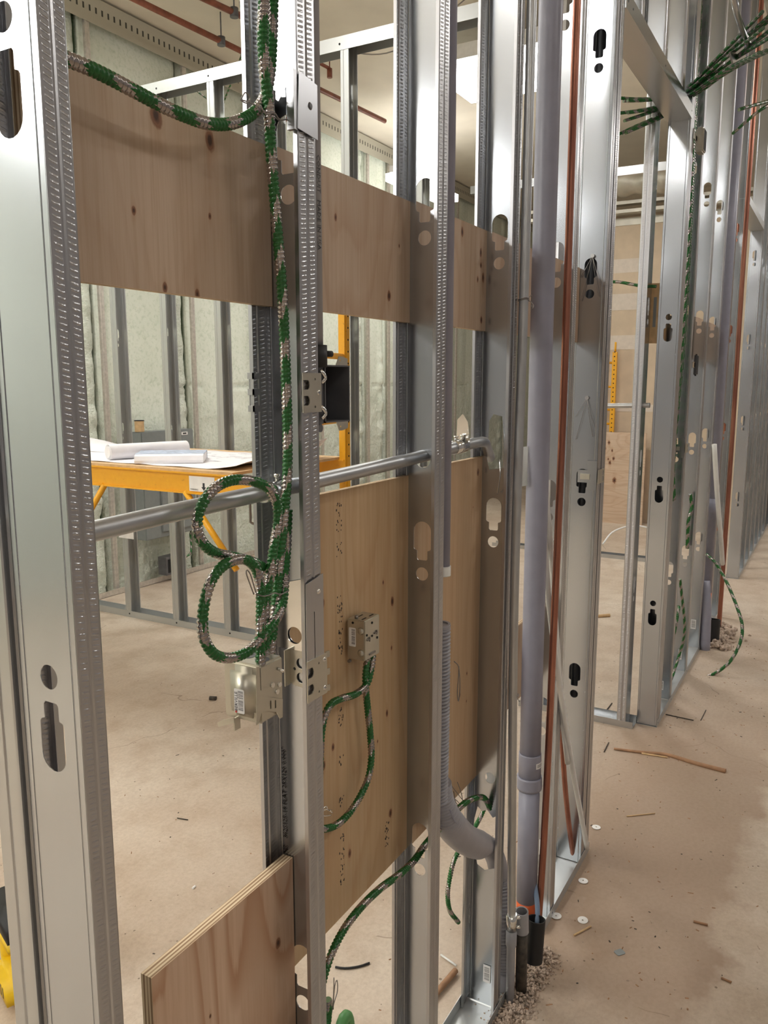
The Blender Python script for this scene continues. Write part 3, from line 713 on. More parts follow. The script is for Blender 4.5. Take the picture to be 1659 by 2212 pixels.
mb = MB(); corr([(1.832,.033,.35),(1.842,.030,.31)] + [(1.832,0.022,0.198),(1.842,0.020,0.124),(1.854,0.020,0.039)], .0252, .0100, .0065, 6, 22, False, mb); mb.build('ribbed_length', M['ent'], t)
mb = MB(); mb.tube([(1.851,0.020,0.055),(1.857,0.020,-0.012),(1.864,0.020,-0.109)], .0268, 24); mb.build('smooth_sleeve', M['ent'], t)
mb = MB(); mb.tube(smooth_path([(1.458,0.006,0.716),(1.487,0.006,0.674),(1.544,0.006,0.627),(1.621,0.006,0.560),(1.669,0.006,0.505)],.008), .0014, 6); mb.build('seam', M['pvc'], t)
t = thing('tie_wire', 'small twisted tie wire hooked on the corrugated duct', 'wire', (0,0,0))
mb = MB(); mb.tube(smooth_path([(1.468,.006,1.045),(1.478,.0,1.03),(1.486,.0,.985),(1.480,.0,.955),(1.474,.0,.975),(1.478,.0,1.01),(1.484,.002,1.03)],.004), .0011, 6); mb.build('wire', M['wire'], t)

t = thing('conduit', 'slim steel conduit rising right of the torn stud, tied with wire', 'conduit', (0,0,0))
SC = [(1.761,-0.014,1.217),(1.776,-0.014,0.749),(1.804,-0.014,0.262),(1.807,-0.014,0.216),(1.807,-0.014,0.173),(1.809,-0.014,0.091)]
mb = MB(); mb.tube(smooth_path([(1.772,-.014,4.2),(1.772,-.014,3.0),(1.772,-.014,1.85)] + SC[:4],.05), .0108, 18); mb.build('tube', M['emt'], t)
mb = MB(); c0 = Vector(SC[2]); c1 = Vector(SC[3]); mb.tube([c0, c1], .0138, 18)
for q in (.2, .8): c_ = c0.lerp(c1, q); mb.cyl(c_+Vector((.004,-.010,0)), c_+Vector((.010,-.020,0)), .0045, 10)
mb.build('coupling', M['bright'], t)
mb = MB(); mb.tube([SC[3], SC[4], (SC[4][0],SC[4][1],SC[4][2]-.008), SC[5], (SC[5][0],SC[5][1],-.02)], .0125, 18, 0, True, lambda l,a,i: .0142 if i < 2 else .0112); mb.build('bushing', M['pvc_light'], t)
for k, z in enumerate((1.80, 0.865)):
    t = thing('tie_wire', ['loose tie wire round the slim conduit, high up by the vent pipe', 'loose tie wire round the slim conduit, low down by the vent pipe'][k], 'wire', (1.772 if k == 0 else 1.776,-.014,z), (0,0,k*1.0))
    mb = MB()
    for q in range(2): mb.tube([(math.cos(a)*.0122, math.sin(a)*.0122, .003*q+.002*math.sin(a*2)) for a in [i*2*PI/14 for i in range(15)]], .0010, 6)
    mb.tube(smooth_path([(.010,-.004,.002),(.018,-.012,.012),(.024,-.010,-.004),(.017,-.013,-.016)],.003), .001, 6)
    mb.tube(smooth_path([(.006,-.008,.002),(.012,-.018,-.010),(.002,-.020,-.020)],.003), .001, 6); mb.build('wire', M['wire'], t)

t = thing('vent_pipe', 'thick blue grey plastic vent pipe with a coupling near the bottom', 'pipe', (0,0,0))
mb = MB(); mb.tube([(1.972,.012,4.25),(1.972,.012,2.6),(1.978,.012,1.6),(1.985,.012,.9),(1.990,.012,.60)], .0285, 30); mb.tube([(1.991,.012,.54),(1.996,.012,.178)], .0285, 30); mb.build('tube', M['pvc'], t)
mb = MB(); mb.tube([(1.9895,.012,.622),(1.9895,.012,.618),(1.990,.012,.545)], .0305, 30); mb.tube([(1.990,.012,.555),(1.990,.012,.550),(1.9905,.012,.525),(1.991,.012,.520)], .034, 30, 0, True); mb.build('coupling', M['pvc'], t)
def arc_patch(name, c, r, a0, a1, z0, z1, mat, parent, n=8):
    mb = MB(); vs = []
    for i in range(n+1): a = R(a0+(a1-a0)*i/n); vs += [(c[0]+math.cos(a)*r, c[1]+math.sin(a)*r, z0), (c[0]+math.cos(a)*r, c[1]+math.sin(a)*r, z1)]
    mb.add(vs, [(2*i, 2*i+2, 2*i+3, 2*i+1) for i in range(n)], 0, True)
    for i in range(n): mb.uv[i] = [(0.2,i/n),(0.2,(i+1)/n),(0.8,(i+1)/n),(0.8,i/n)]
    return mb.build(name, mat, parent)
ls = arc_patch('label_sticker', (1.9897,.012), .0308, 232, 292, .586, .602, M['label'], t)
arc_patch('label_print', (1.9897,.012), .0309, 238, 286, .589, .599, M['barcode'], ls)
mb = MB(); mb.tube([(1.9965,.012,.185),(1.998,.012,.13)], .0278, 26); mb.build('orange_sleeve', M['orange_plastic'], t)
t = thing('pipe_stub', 'grey plastic coupling on a grimy black pipe stub rising from the rubble', 'pipe', (0,0,0))
G0, G1, G2 = [(1.842,-0.028,0.252),(1.849,-0.028,0.189),(1.857,-0.028,0.063)]
mb = MB(); mb.ringtube(G1, G0, .0178, .0142,28,0,.035,1); mb.build('coupling', [M['pvc_light'], M['void']], t)
mb = MB(); mb.tube([(G1[0],G1[1],G1[2]+.005), (G2[0],G2[1],-.03)], .0150, 24); mb.build('stub', M['dirt'], t)
t = thing('pipe_sleeve', 'open black plastic sleeve with a blue tube dropping into it', 'pipe', (0,0,0))
K0, K1 = [(1.937,-0.038,0.173),(1.921,-0.038,0.057)]
mb = MB(); mb.ringtube(K1, K0, .0245, .0212,30,0,.10,1); mb.build('sleeve', [M['black'], M['void']], t)
mb = MB(); mb.tube(smooth_path([(2.017,0.020,0.367),(2.014,0.010,0.301),(2.001,-0.004,0.256),(1.988,-0.018,0.212),(1.968,-0.030,0.179),(1.950,-0.036,0.143)],.01), .0068, 16)
o = tag(mb.build('water_tube', M['blue_pipe']), 'faded blue plastic tube curving down into the black sleeve', 'tube')
t = thing('copper_pipe', 'tall copper pipe standing right of the grey vent pipe', 'pipe', (0,0,0))
mb = MB(); mb.tube(smooth_path([(2.045,-.03,4.2),(2.045,-.03,3.0),(2.037,-.03,2.3),(2.040,-.03,1.6),(2.025,-.03,.9),(2.006,-.03,.40),(2.004,-.022,.10)],.06), .0095, 18); mb.build('tube', M['copper'], t)
for k, P in enumerate(([(2.270,0.030,0.760),(2.328,0.030,0.576),(2.393,0.030,0.346),(2.469,0.030,0.146),(2.535,0.030,-0.001)],)):
    mb = MB(); mb.tube(smooth_path(P,.03), .0085, 14)
    tag(mb.build('copper_pipe', M['copper']), 'thin copper pipe slanting to the floor track at the foot of the left door jamb', 'pipe')
for k, P in enumerate(([(1.969,0.012,1.567),(2.011,0.010,1.412),(2.034,-0.006,1.227),(2.122,-0.005,0.949),(2.203,-0.005,0.689),(2.294,-0.005,0.464)], [(2.044,0.030,1.408),(2.038,0.015,1.287),(2.041,-0.010,1.036),(2.176,-0.012,0.728),(2.308,-0.014,0.457),(2.529,-0.016,0.057)])):
    mb = MB(); mb.tube(smooth_path(P,.03), .0082, 14)
    tag(mb.build('plastic_tube', M['white_plastic']), ['shorter of two white plastic tubes leaning behind the copper pipe', 'longer white plastic tube leaning to the floor at the left door jamb'][k], 'tube', 'white tubes leaning by the door jamb')

def stamp(root, s, x, y, z, size, mat='ink', name='printed_stamp', dy=-1):
    # vertical ink stamp on a stud web facing the camera, reading upwards
    u = Vector((0,0,1)); v = Vector((0,1,0))
    o = text(s, size, (0,0,0), (0,0,1), (0,1,0), M[mat], None, name, 0)
    me = o.data
    for q in me.vertices: q.co = Vector((x, y + q.co.y, z + q.co.z))
    o.parent = root; return o
def wstamp(root, s, X, y, z, size, mat='ink'):
    o = stamp(root, s, 0, 0, 0, size, mat)
    me = o.data; sx = root.scale.x
    for q in me.vertices:
        q.co = Vector(((X - root.location.x)/sx, y - root.location.y + q.co.y, z + q.co.z))
    return o
wstamp(S1, 'NS    362S125-18 FLAT 25X120 0.000"', 0.9685, 0.0705, 0.862, 0.0115)
wstamp(S2, 'NS     362S125-18 FLAT 25X120 0.000"', 1.3952, 0.0795, 0.90, 0.010, 'faint_ink')
wstamp(S3, '362S125-18 FLAT 25X120 0.000"', 1.7692, 0.0795, 0.92, 0.010, 'faint_ink')
wstamp(S4, '362     11/30/18', 2.1845, 0.0785, 1.24, 0.017, 'ink')

# ================================================================ GREEN ARMOURED CABLES NEAR THE CAMERA
CN = 'green armoured cables at the second stud'
def cable(label, P, r=.0075, period=.0062, amp=.0016, per=5, n=16, group=None, mat='cable'):
    mb = corr(P, r, period, amp, per, n)
    return tag(mb.build('armoured_cable', M[mat]), label, 'cable', group)
cable('thick green and silver cable sagging in from the left in front of the upper board', [(0.542,0.030,1.931),(0.586,0.030,1.932),(0.617,0.030,1.932),(0.647,0.030,1.930),(0.679,0.030,1.927),(0.713,0.030,1.924),(0.749,0.030,1.923),(0.789,0.030,1.925),(0.831,0.030,1.936),(0.868,0.030,1.955),(0.890,0.030,1.973),(0.903,0.030,1.993),(0.913,0.030,2.024),(0.919,0.030,2.076),(0.924,0.030,2.155)], .0078)
cable('long green and silver cable hanging straight down from the top to the metal box', [(0.891,0.018,2.144),(0.887,0.018,2.095),(0.883,0.018,2.051),(0.885,0.018,2.008),(0.892,0.018,1.971),(0.895,0.018,1.915),(0.901,0.018,1.858),(0.907,0.018,1.800),(0.913,0.018,1.741),(0.916,0.018,1.679),(0.918,0.018,1.616),(0.919,0.018,1.552),(0.916,0.018,1.487),(0.907,0.018,1.435),(0.898,0.018,1.390),(0.891,0.018,1.352),(0.884,0.018,1.313),(0.877,0.018,1.281),(0.870,0.018,1.249),(0.867,0.018,1.216)], .0078)
cable('cable forming the upper round loop beside the stud', [(0.848,0.010,1.222),(0.847,0.010,1.257),(0.848,0.010,1.290),(0.851,0.010,1.322),(0.862,0.010,1.359),(0.872,0.010,1.396),(0.882,0.010,1.430),(0.880,0.010,1.456),(0.863,0.010,1.477),(0.832,0.010,1.490),(0.796,0.010,1.496),(0.765,0.010,1.493),(0.741,0.010,1.481),(0.726,0.010,1.464),(0.722,0.010,1.445),(0.729,0.010,1.427),(0.750,0.010,1.410),(0.783,0.010,1.398),(0.815,0.010,1.387),(0.856,0.022,1.370),(0.896,0.035,1.348),(0.925,0.045,1.320)], .0072)
cable('cable forming the lower round loop above the metal box', [(0.819,-0.004,1.235),(0.819,-0.004,1.267),(0.821,-0.004,1.299),(0.823,-0.004,1.330),(0.822,-0.004,1.356),(0.814,-0.004,1.378),(0.795,-0.004,1.393),(0.771,-0.004,1.397),(0.747,-0.004,1.393),(0.728,-0.004,1.380),(0.716,-0.004,1.359),(0.710,-0.004,1.335),(0.712,-0.004,1.311),(0.728,-0.004,1.287),(0.756,-0.004,1.273),(0.788,-0.004,1.270),(0.813,-0.004,1.277),(0.840,-0.004,1.289),(0.873,0.004,1.301),(0.894,0.012,1.318),(0.915,0.024,1.352),(0.929,0.030,1.390),(0.933,0.030,1.437)], .0072)
t = thing('tie_wire', 'thin tie wire gathering the green cables above the metal box', 'wire', (0,0,0))
mb = MB(); mb.tube(smooth_path([(0.802,-0.012,1.348),(0.816,-0.012,1.341),(0.829,-0.012,1.339),(0.843,-0.012,1.339),(0.856,-0.012,1.334),(0.873,-0.012,1.335)],.003), .0009, 6)
mb.tube(smooth_path([(0.806,-0.006,1.345),(0.799,-0.006,1.360),(0.792,-0.006,1.376),(0.794,-0.006,1.380),(0.800,-0.006,1.373),(0.806,-0.006,1.358),(0.813,-0.006,1.339)],.003), .0009, 6); mb.build('wire', M['wire'], t)
t = thing('tie_wire', 'thin tie wire binding the green cables to the stud below the upper sleeve', 'wire', (0,0,0))
mb = MB(); mb.tube(smooth_path([(0.835,0.016,1.964),(0.843,0.016,1.973),(0.852,0.016,1.969),(0.844,0.016,1.961),(0.833,0.016,1.962),(0.859,0.016,1.964),(0.875,0.016,1.962),(0.895,0.016,1.961),(0.912,0.016,1.958)],.003), .0009, 6)
mb.tube(smooth_path([(0.864,0.010,1.963),(0.875,0.010,1.956),(0.893,0.010,1.962),(0.906,0.010,1.957),(0.935,0.010,1.967)],.003), .0009, 6); mb.build('wire', M['wire'], t)
cable('green cable dropping from the boxed wall box and curving left to the stud', [(1.200,0.055,1.132),(1.192,0.055,1.104),(1.192,0.055,1.069),(1.198,0.055,1.031),(1.206,0.055,0.983),(1.211,0.055,0.936),(1.202,0.055,0.898),(1.175,0.055,0.874),(1.138,0.055,0.858),(1.095,0.055,0.855),(1.052,0.055,0.868),(1.014,0.055,0.893),(0.986,0.055,0.919)], .0066)
cable('short green cable leaving the boxed wall box and bending left above the long one', [(1.213,0.052,1.133),(1.206,0.052,1.104),(1.190,0.052,1.080),(1.152,0.052,1.075),(1.106,0.052,1.083),(1.074,0.052,1.085),(1.055,0.052,1.072),(1.044,0.052,1.048),(1.040,0.052,1.017),(1.036,0.052,0.969)], .0066)
cable('green cable climbing from the floor area behind the second stud to the torn stud', [(1.009,0.040,0.579),(1.023,0.040,0.612),(1.048,0.040,0.640),(1.087,0.040,0.660),(1.144,0.040,0.668),(1.215,0.040,0.664),(1.301,0.040,0.648),(1.359,0.040,0.644),(1.401,0.040,0.651),(1.441,0.040,0.653),(1.499,0.040,0.654),(1.565,0.040,0.652),(1.636,0.040,0.643),(1.716,0.040,0.614),(1.753,0.040,0.584),(1.779,0.040,0.549)], .0075)
cable('thin green cable curling down behind the torn stud', [(1.928,0.100,0.527),(1.881,0.100,0.482),(1.816,0.100,0.461),(1.751,0.100,0.454),(1.695,0.100,0.441),(1.666,0.100,0.402),(1.657,0.100,0.364),(1.672,0.100,0.313),(1.724,0.100,0.249)], .0062)
cable('small green cable end poking up at the bottom beside the second stud', [(1.03,.05,.46),(1.046,.05,.50),(1.05,.05,.53),(1.05,.05,.545)], .0075)
mb = MB(); mb.tube(smooth_path([(1.052,.03,.46),(1.062,.03,.495),(1.078,.03,.50),(1.086,.03,.48),(1.088,.03,.44)],.006), .0105, 14)
tag(mb.build('plastic_elbow', M['green_pex']), 'pale green plastic elbow at the bottom edge beside the second stud', 'elbow')
t = thing('tie_wire', 'dark looped tie wire standing up at the bottom beside the second stud', 'wire', (0,0,0))
mb = MB(); mb.tube(smooth_path([(1.047,0.045,0.507),(1.056,0.045,0.524),(1.061,0.045,0.557),(1.062,0.045,0.582)],.004), .0009, 6)
mb.tube(smooth_path([(1.048,0.045,0.511),(1.062,0.045,0.533),(1.073,0.045,0.548),(1.072,0.045,0.569),(1.066,0.045,0.567),(1.061,0.045,0.547),(1.059,0.045,0.521)],.004), .0009, 6); mb.build('wire', M['wire'], t)
t = thing('tie_wire', 'brown twiggy bundle of tie wires beside the corrugated duct', 'wire', (0,0,0))
mb = MB()
for P in ([(1.527,0.050,0.748),(1.586,0.050,0.687),(1.626,0.050,0.647),(1.654,0.050,0.628)], [(1.593,0.050,0.707),(1.615,0.050,0.671),(1.627,0.050,0.639)], [(1.533,0.050,0.698),(1.579,0.050,0.672),(1.616,0.050,0.638)], [(1.573,0.050,0.693),(1.587,0.050,0.659),(1.627,0.050,0.627)]):
    mb.tube(smooth_path(P,.004), .0009, 6)
mb.build('wire', M['wire'], t)
t = thing('cable_stub', 'crumpled silver cable stub poking out right of the second stud flange', 'cable', (0,0,0))
mb = MB()
for P in ([(0.961,0.010,0.964),(0.980,0.010,0.949),(0.994,0.010,0.945),(1.010,0.010,0.931)], [(0.973,0.010,0.950),(0.992,0.010,0.951),(0.997,0.010,0.942),(1.008,0.010,0.937)], [(0.966,0.010,0.956),(0.984,0.010,0.939),(1.006,0.010,0.929)]): mb.tube(smooth_path(P,.003), .0012, 6)
mb.build('wire', M['bright'], t)
quad = MB(); quad.add([(1.79,.06,.66),(1.80,.02,.60),(1.80,.02,.68),(1.79,.05,.72)], [(0,1,2,3)])

# ================================================================ STEEL BOXES AND BRACKETS
def barc(parent, org, u, v, w_, h_):   # sticker with bars; u across, v along the bars' stacking
    o = Vector(org); u = Vector(u).normalized(); v = Vector(v).normalized()
    mb = MB(); n = u.cross(v)*.0003
    mb.plate([rrect(0,0,w_,h_,min(w_,h_)*.12)], o, u, v, .0003); st = mb.build('sticker', M['label'], parent)
    b0 = o + u*(w_*.40) + v*(h_*.08) + u.cross(v)*.0005
    quad_uv('barcode', [b0, b0+u*(w_*.5), b0+u*(w_*.5)+v*(h_*.84), b0+v*(h_*.84)], M['barcode'], st)
    return st
# box one: octagonal-corner steel box with raised cover, hung off the second stud
t = thing('junction_box', 'open topped steel junction box with a barcode sticker below the cable loops', 'electrical box', (0,0,0))
mb = MB(); mb.box((.806,-.012,1.165),(.858,.050,1.247),0,.003); mb.build('body', M['boxsteel'], t)
mb = MB(); mb.box((.796,-.009,1.172),(.818,.038,1.243),0,.009); mb.build('raised_cover', M['boxsteel'], t)
st = barc(t, (.7957,.0235,1.180), (0,-1,0), (0,0,1), .017, .034)
text('IBERVILLE', .0068, (.7951,.0178,1.181), (0,0,1), (0,1,0), M['ink'], st, 'printed_text', -.0)
mb = MB(); mb.cyl((.7953,.0205,1.1815),(.7949,.0205,1.1815),.0016,10); mb.build('red_mark', M['red'], st)
mb = MB(); mb.plate([[(.0,1.158),(.062,1.162),(.062,1.248),(.0,1.246)]], (.822,0,0), (0,1,0), (0,0,1), .0015); mb.build('mounting_plate', M['boxsteel'], t)
arm = [(p[0],p[2]) for p in [(0.797,-0.013,1.250),(0.803,-0.013,1.248),(0.804,-0.013,1.216),(0.812,-0.013,1.205),(0.827,-0.013,1.197),(0.852,-0.013,1.186),(0.851,-0.013,1.160),(0.845,-0.013,1.160),(0.838,-0.013,1.172),(0.816,-0.013,1.182),(0.805,-0.013,1.183),(0.798,-0.013,1.171),(0.794,-0.013,1.170)]][::-1]
mb = MB(); mb.plate([arm, rrect(.8235,1.1815,.8265,1.1935,.0014)[::-1], rrect(.8340,1.1785,.8370,1.1905,.0014)[::-1]], (0,-.0135,0), (1,0,0), (0,0,1), .0013)
mb.build('bracket_arm', M['boxsteel'], t)
mb = MB()
for y, x in ((.002,.830),(.028,.832),(.030,.848)): mb.cyl((x,y,1.2468),(x,y,1.2476),.010,20)
mb.build('knockout', M['darksteel'], t)
mb = MB()
for x, z in ((.832,1.213),(.848,1.208),(.842,1.200)): mb.cyl((x,-.0118,z),(x,-.0145,z),.0035,12)
mb.cyl((.845,-.012,1.232),(.845,-.022,1.230),.0022,8); mb.build('screw', M['bright'], t)
mb = MB(); mb.plate([[(-.004,0),(.010,.006),(.024,.012),(.024,.020),(.004,.012),(-.006,.006)]], (.80,.052,1.150), (0,-1,0), (0,0,1), .0015); mb.box((.80,.028,1.150),(.812,.030,1.168)); mb.build('tab', M['boxsteel'], t)
# stud bracket next to box one
def dhole(x0, x1, zc, h):   # D shaped opening
    return [(x0,zc-h),(x1-h*.8,zc-h)] + [(x1-h*.8+h*.8*math.sin(R(a)), zc-h*math.cos(R(a))) for a in range(30,180,30)] + [(x1-h*.8,zc+h),(x0,zc+h)]
def clip_bracket(label, z0, z1, x0, x1, webside=True, tabs=True):
    t = thing('stud_bracket', label, 'bracket', (0,0,0)); h = z1-z0; zm = (z0+z1)/2
    holes = [dhole(x0+.0015, x0+.017, zm+h*.20, h*.12), dhole(x0+.0015, x0+.017, zm-h*.20, h*.12), circ(x0+.030,zm+h*.34,.0018)[::-1], circ(x0+.030,zm-h*.36,.0018)[::-1]]
    mb = MB(); mb.plate([[(x0,z0),(x1,z0),(x1,z1),(x0,z1)]] + holes, (0,-.0034,0), (1,0,0), (0,0,1), .0013); mb.build('flange_plate', M['boxsteel'], t)
    if webside:
        lp = [[(.001,z0),(.052,z0+.006),(.056,z0+.010),(.056,z1-.002),(.001,z1)], circ(.036,zm+h*.16,.0085)[::-1], circ(.036,zm-h*.20,.0085)[::-1], circ(.048,zm,.0026)[::-1], circ(.018,zm+h*.38,.002)[::-1]]
        mb = MB(); mb.plate(lp, (.9662,0,0), (0,1,0), (0,0,1), .0013); mb.box((.952,.0555,z0+.006),(.9665,.057,z1)); mb.build('web_plate', M['boxsteel'], t)
    if tabs:
        mb = MB()
        for z in (z0+.006, zm, z1-.004): mb.plate([[(0,0),(.008,0),(.009,.004),(.008,.010),(0,.010)]], (x1-.001,-.002,z-.005), (1,-.25,0), (0,0,1), .001)
        mb.build('tab', M['boxsteel'], t)
    for z in ((z0+.010, z1-.009) if tabs else (zm,)):
        mb = MB(); mb.tube([(x1-.007,-.0040,z),(x1-.007,-.0050,z),(x1-.007,-.0062,z)], .0042, 14, 0, True, lambda l,a,i: (.0042,.0042,.0026)[i]); mb.box((x1-.0085,-.0068,z-.0004),(x1-.0055,-.0062,z+.0004),1); mb.build('screw', [M['bright'], M['darksteel']], t)
    return t
clip_bracket('perforated bracket wrapped round the second stud beside the junction box', 1.150, 1.214, .926, .978)
clip_bracket('flat clip with two half round slots holding the black steel box', 1.577, 1.632, .926, .972, False, False)
clip = thing('stud_clip', 'small dark clip on the room side edge of the second stud', 'clip', (0,0,0))
mb = MB()
mb.box((.931,.0925,1.578),(.952,.0942,1.632))
for z in (1.628, 1.605, 1.581): mb.box((.928,.084,z-.0045),(.9305,.0942,z+.0045)); mb.box((.928,.0840,z-.0045),(.944,.0856,z+.0045))
mb.build('clip_band', M['flange'], clip)
# sleeves spliced over the second stud
t = thing('stud_sleeve', 'short steel sleeve screwed over the second stud, with a round hole', 'stud', (0,0,0))
top = [(.0905,1.325),(.080,1.328),(.070,1.36),(.058,1.392),(.040,1.402),(.020,1.396),(.004,1.372),(.002,1.34)]
mb = MB(); mb.plate([[(.002,1.213),(.0905,1.213)] + [(.0905,1.318),(.060,1.318),(.002,1.334)], circ(.046,1.236,.0135)[::-1]], (.9650,0,0), (0,1,0), (0,0,1), .0011); mb.build('web', M['bright'], t)
mb = MB(); mb.plate([[(.928,1.213),(.9725,1.213),(.9725,1.338),(.928,1.330)], rrect(.9475,1.213,.9492,1.285,.0005,1)[::-1]], (0,-.0022,0), (1,0,0), (0,0,1), .0011); mb.build('flange', M['flange'], t)
mb = MB(); mb.tube([(.960,-.0026,1.313),(.960,-.0036,1.313),(.960,-.005,1.313)], .0045, 14, 0, True, lambda l,a,i: (.0045,.0045,.0026)[i]); mb.build('screw', M['bright'], t)
t = thing('stud_sleeve', 'bright bent steel sleeve at the top of the second stud by the cable junction', 'stud', (0,0,0))
mb = MB(); mb.plate([[(.926,1.950),(.9725,1.946),(.9725,2.016),(.930,2.022)]], (0,-.0024,0), (1,0,0), (0,0,1), .0011); mb.box((.920,-.002,1.948),(.927,.010,2.022)); mb.build('flange', M['flange'], t)
mb = MB(); mb.plate([[(.0,1.955),(.018,1.955),(.018,2.022),(.0,2.022)]], (.9645,0,0), (0,1,0), (0,0,1), .0011); mb.build('web', M['bright'], t)
mb = MB(); mb.plate([[(.056,1.935),(.094,1.935),(.094,2.015),(.056,2.015)]], (.940,0,0), (0.25,1,0), (0,0,1), .0012); mb.build('back_tab', M['bright'], t)
mb = MB(); mb.tube([(.955,-.0026,1.985),(.955,-.0036,1.985),(.955,-.0052,1.985)], .005, 14, 0, True, lambda l,a,i: (.005,.005,.003)[i]); mb.build('screw', M['darksteel'], t)
t = thing('steel_plate', 'smooth bright steel plate on the second stud at the top of the picture', 'plate', (0,0,0))
mb = MB(); mb.plate([[(.004,2.024),(.030,2.024),(.050,2.000),(.058,2.006),(.058,2.45),(.004,2.45)]], (.9560,0,0), (0,1,0), (0,0,1), .0012); mb.cyl((.955,.026,2.026),(.953,.026,2.026),.005,14); mb.build('plate', M['sheet'], t)

# black device box
t = thing('device_box', 'black steel outlet box, open at the front, clipped to the second stud', 'electrical box', (0,0,0))
mb = MB(); x0,x1,z0,z1 = .988,1.056,1.560,1.644; k=.0022
mb.box((x0,.0,z0),(x0+k,.055,z1)); mb.box((x1-k,.0,z0),(x1,.055,z1)); mb.box((x0,.0,z0),(x1,.055,z0+k)); mb.box((x0,.0,z1-k),(x1,.055,z1)); mb.box((x0,.053,z0),(x1,.055,z1))
mb.build('body', M['darksteel'], t)
for zz, s_ in ((z1, 1), (z0, -1)):
    mb = MB(); mb.plate([[(1.018,zz),(1.050,zz),(1.050,zz+s_*.010),(1.036,zz+s_*.013),(1.026,zz+s_*.013),(1.022,zz+s_*.006)][::s_], circ(1.030,zz+s_*.007,.0016)[::-1]], (0,.001,0), (1,0,0), (0,0,1), .0012); mb.build('mounting_ear', M['boxsteel'], t)
mb = MB(); mb.box((.972,.002,1.556),(.9895,.012,1.648),0,.003); mb.cyl((.979,.002,1.553),(.979,.006,1.553),.006,16); mb.build('side_bracket', M['darksteel'], t)
mb = MB(); mb.tube([(.985,.013,1.640),(.985,.013,1.672)], .0165, 22); mb.cyl((1.000,.006,1.660),(1.010,.002,1.660),.0045,12); mb.build('connector', M['black'], t)
mb = MB()
for z in (1.628, 1.577): mb.tube(smooth_path([(.976,.0,z+.008),(.981,-.003,z+.002),(.984,-.003,z-.004),(.978,.0,z-.010)],.003), .003, 10)
mb.build('clamp', M['bright'], t)
# box two on the plywood
t = thing('wall_box', 'cream steel outlet box with a barcode fixed on the tall plywood sheet', 'electrical box', (0,0,0))
X0,X1,Z0,Z1 = 1.157,1.209,1.136,1.209
mb = MB(); mb.box((X0,.036,Z0),(X1,.072,Z1),0,.0015); mb.build('body', M['boxsteel'], t)
barc(t, (X0-.0003,.0680,1.160), (0,-1,0), (0,0,1), .014, .034)
mb = MB()
for y, z in ((.044,1.190),(.044,1.150)): mb.tube([(X0,y,z),(X0-.002,y,z),(X0-.0034,y,z)], .0065, 14, 0, True, lambda l,a,i: (.0068,.0045,.001)[i])
mb.build('dimple', M['boxsteel'], t)
mb = MB(); 
for x, z in ((1.164,1.182),(1.200,1.168),(1.182,1.176),(1.182,1.200)): mb.cyl((x,.0358,z),(x,.0350,z),.0022,12)
for x, y in ((1.170,.045),(1.195,.045),(1.183,.060)): mb.box((x-.007,y-.0012,Z1),(x+.007,y+.0012,Z1+.0004))
mb.cyl((X0-.0002,.060,1.203),(X0-.0008,.060,1.203),.0022,12); mb.build('hole', M['void'], t)
mb = MB()
for x, z in ((1.168,1.173),(1.193,1.179)): mb.box((x-.005,.0335,z-.0012),(x+.005,.0358,z+.0012)); mb.box((x+.003,.0335,z-.004),(x+.0042,.0358,z+.004))
mb.box((1.172,.034,1.143),(1.192,.0358,1.146)); mb.cyl((1.157,.066,1.133),(1.152,.066,1.133),.003,10); mb.cyl((1.166,.058,1.209),(1.166,.058,1.214),.0035,10); mb.build('clamp_screw', M['wire'], t)

# door jamb bracket and shallow boxes farther on
def jamb_bracket(label, x, z, s_=1.0):
    t = thing('box_bracket', label, 'bracket', (x, 0, z))
    mb = MB(); mb.plate([[(-.035*s_,-.022),(.042*s_,-.022),(.042*s_,.022),(-.035*s_,.022)], circ(.022*s_,.009,.0085*s_)[::-1], circ(.022*s_,-.010,.0085*s_)[::-1]], (0,-.005,0), (1,0,0), (0,0,1), .0013); mb.build('plate', M['boxsteel'], t)
    mb = MB(); mb.plate([[(.0,-.045),(.03,-.045),(.03,-.02),(.06,-.02),(.06,.02),(.03,.02),(.032,.05),(.0,.05)]], (-.03,0,0), (0,1,0), (0,0,1), .0013); mb.build('arm', M['sheet'], t)
    mb = MB(); mb.box((-.032,.022,-.010),(-.030,.052,.008)); mb.build('tongue', M['boxsteel'], t)
    return t
jamb_bracket('metal box bracket clipped on the shiny left door jamb', 2.54, 1.325)
jamb_bracket('metal box bracket low on the cable bundle, right of the right door jamb', 4.13, 1.30)
for z, x in ((1.570, 2.512), (1.995, 2.512)):
    t = thing('screw_and_wire', '' + ('lower' if z < 1.7 else 'upper') + ' screw with a fan of thin wires hanging from the left door jamb', 'screw', (0,0,0))
    mb = MB(); mb.cyl((x,.040,z),(x-.006,.040,z),.006,14); mb.build('screw', M['bright'], t)
    mb = MB()
    for dy, dz in ((.030,-.13),(-.024,-.12),(.034,-.06),(-.030,-.09)): mb.tube(smooth_path([(x-.005,.040,z),(x-.006,.040+dy*.5,z+dz*.55),(x-.004,.040+dy,z+dz)],.02), .0008, 5)
    mb.build('wire', M['wire'], t)
def shallow_box(label, x, z, sx, sz, sy, mat):
    t = thing('device_box', label, 'electrical box', (x, 0, z))
    mb = MB(); mb.box((0,-sy,-sz/2),(sx,.0,sz/2),0,.006); mb.box((sx*.12,-sy-.001,-sz*.42),(sx*.88,-sy,sz*.42),1); mb.build('body', [mat, M['void']], t)
    mb = MB(); mb.box((-.075,-.008,-.014),(.002,-.003,.014)); mb.box((-.03,-.008,-.010),(-.002,-.002,.010)); mb.build('bracket', M['bright'], t)
shallow_box('shiny steel box sticking out at the top right corner of the door opening', 3.905, 2.66, .075, .10, .035, M['boxsteel'])
